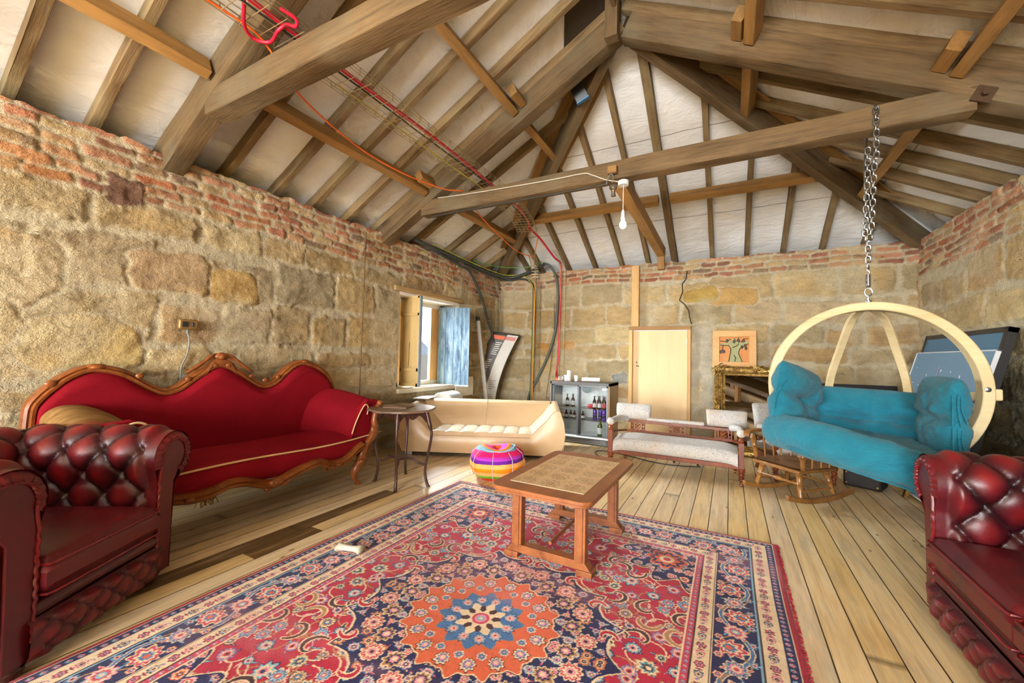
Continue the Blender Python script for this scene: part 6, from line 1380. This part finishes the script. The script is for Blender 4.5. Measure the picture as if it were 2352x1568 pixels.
b=MB(); b.box((0,-.002,0),(.1,.012,.1),Matrix.Rotation(math.radians(28),4,'Y')); b.lathe([(.02,0),(.02,.03)],(0,0,0),6,Matrix.Translation((0,-.006,0))@Matrix.Rotation(PI/2,4,'X')); solo(b,'bolt_plate',plain('rust_iron',sr(84,62,40),.6,.5),'rusty square bolt plate on the right principal of the far truss','bolt').location=(1.455,3.715,3.02)
run('floor_cable','thin black cable lying on the floor between fridge and settee','cable',[(-1.2,4.75,.006),(-1.38,4.95,.006),(-1.55,5.2,.006),(-1.5,5.36,.006),(-1.2,5.3,.006),(-.7,5.1,.006),(-.3,5.2,.006)],.006,BLKC)
b=MB()
P=[(-.593,2.62),(-.60,2.5),(-.66,2.42),(-.655,2.3),(-.704,2.17),(-.62,2.1),(-.56,2.0),(-.55,1.9),(-.527,1.79)]
E_WIN=1800; E_BACK=540; EXPO=0.3; E_SKY=3.5; E_SUN=22
# ================================================================ light
def area(name,loc,rot,sx,sy,e,col):
    l=bpy.data.lights.new(name,'AREA'); l.shape='RECTANGLE'; l.size=sx; l.size_y=sy; l.energy=e; l.color=col
    o=bpy.data.objects.new(name,l); C.objects.link(o); o.location=loc; o.rotation_euler=rot; return o
area('window_daylight',(-5.9,4.3,2.2),(0,math.radians(-72),math.radians(8)),2.4,2.6,E_WIN,(.84,.93,1.0))
sl=bpy.data.lights.new('low_sun','SUN'); sl.energy=E_SUN; sl.color=(.92,.96,1.0); sl.angle=math.radians(24)
so=bpy.data.objects.new('low_sun',sl); C.objects.link(so); so.rotation_euler=Vector((.78,-.54,-.42)).to_track_quat('-Z','Y').to_euler()
fl=area('fridge_light',(-1.92,5.80,.83),(0,0,0),.7,.12,1.6,(.95,.98,1.0))
area('back_fill_a',(-2.27,YB+.02,1.57),(math.radians(73),0,0),2.2,2.2,E_BACK,(.95,.98,1.0))
area('back_fill_b',(.37,YB+.02,1.57),(math.radians(73),0,0),2.2,2.2,E_BACK,(.95,.98,1.0))
pl=bpy.data.lights.new('bulb_light','POINT'); pl.energy=14; pl.color=(1,.72,.4); pl.shadow_soft_size=.03
po=bpy.data.objects.new('bulb_light',pl); C.objects.link(po); po.location=(-.87,3.70,2.44)
w=bpy.data.worlds.new('world'); bpy.context.scene.world=w; w.use_nodes=True
w.node_tree.nodes['Background'].inputs[0].default_value=(.85,.92,1,1); w.node_tree.nodes['Background'].inputs[1].default_value=E_SKY
sc=bpy.context.scene; sc.view_settings.view_transform='Standard'; sc.view_settings.look='None'; sc.view_settings.gamma=1; sc.view_settings.use_curve_mapping=False
sc.view_settings.exposure=EXPO
sc.cycles.use_denoising=True; sc.cycles.max_bounces=5; sc.cycles.diffuse_bounces=3; sc.cycles.glossy_bounces=3; sc.cycles.transmission_bounces=4; sc.cycles.transparent_max_bounces=6
sc.cycles.use_adaptive_sampling=True; sc.cycles.adaptive_threshold=.12; sc.cycles.adaptive_min_samples=12
sc.cycles.sample_clamp_indirect=6; sc.cycles.caustics_reflective=False; sc.cycles.caustics_refractive=False
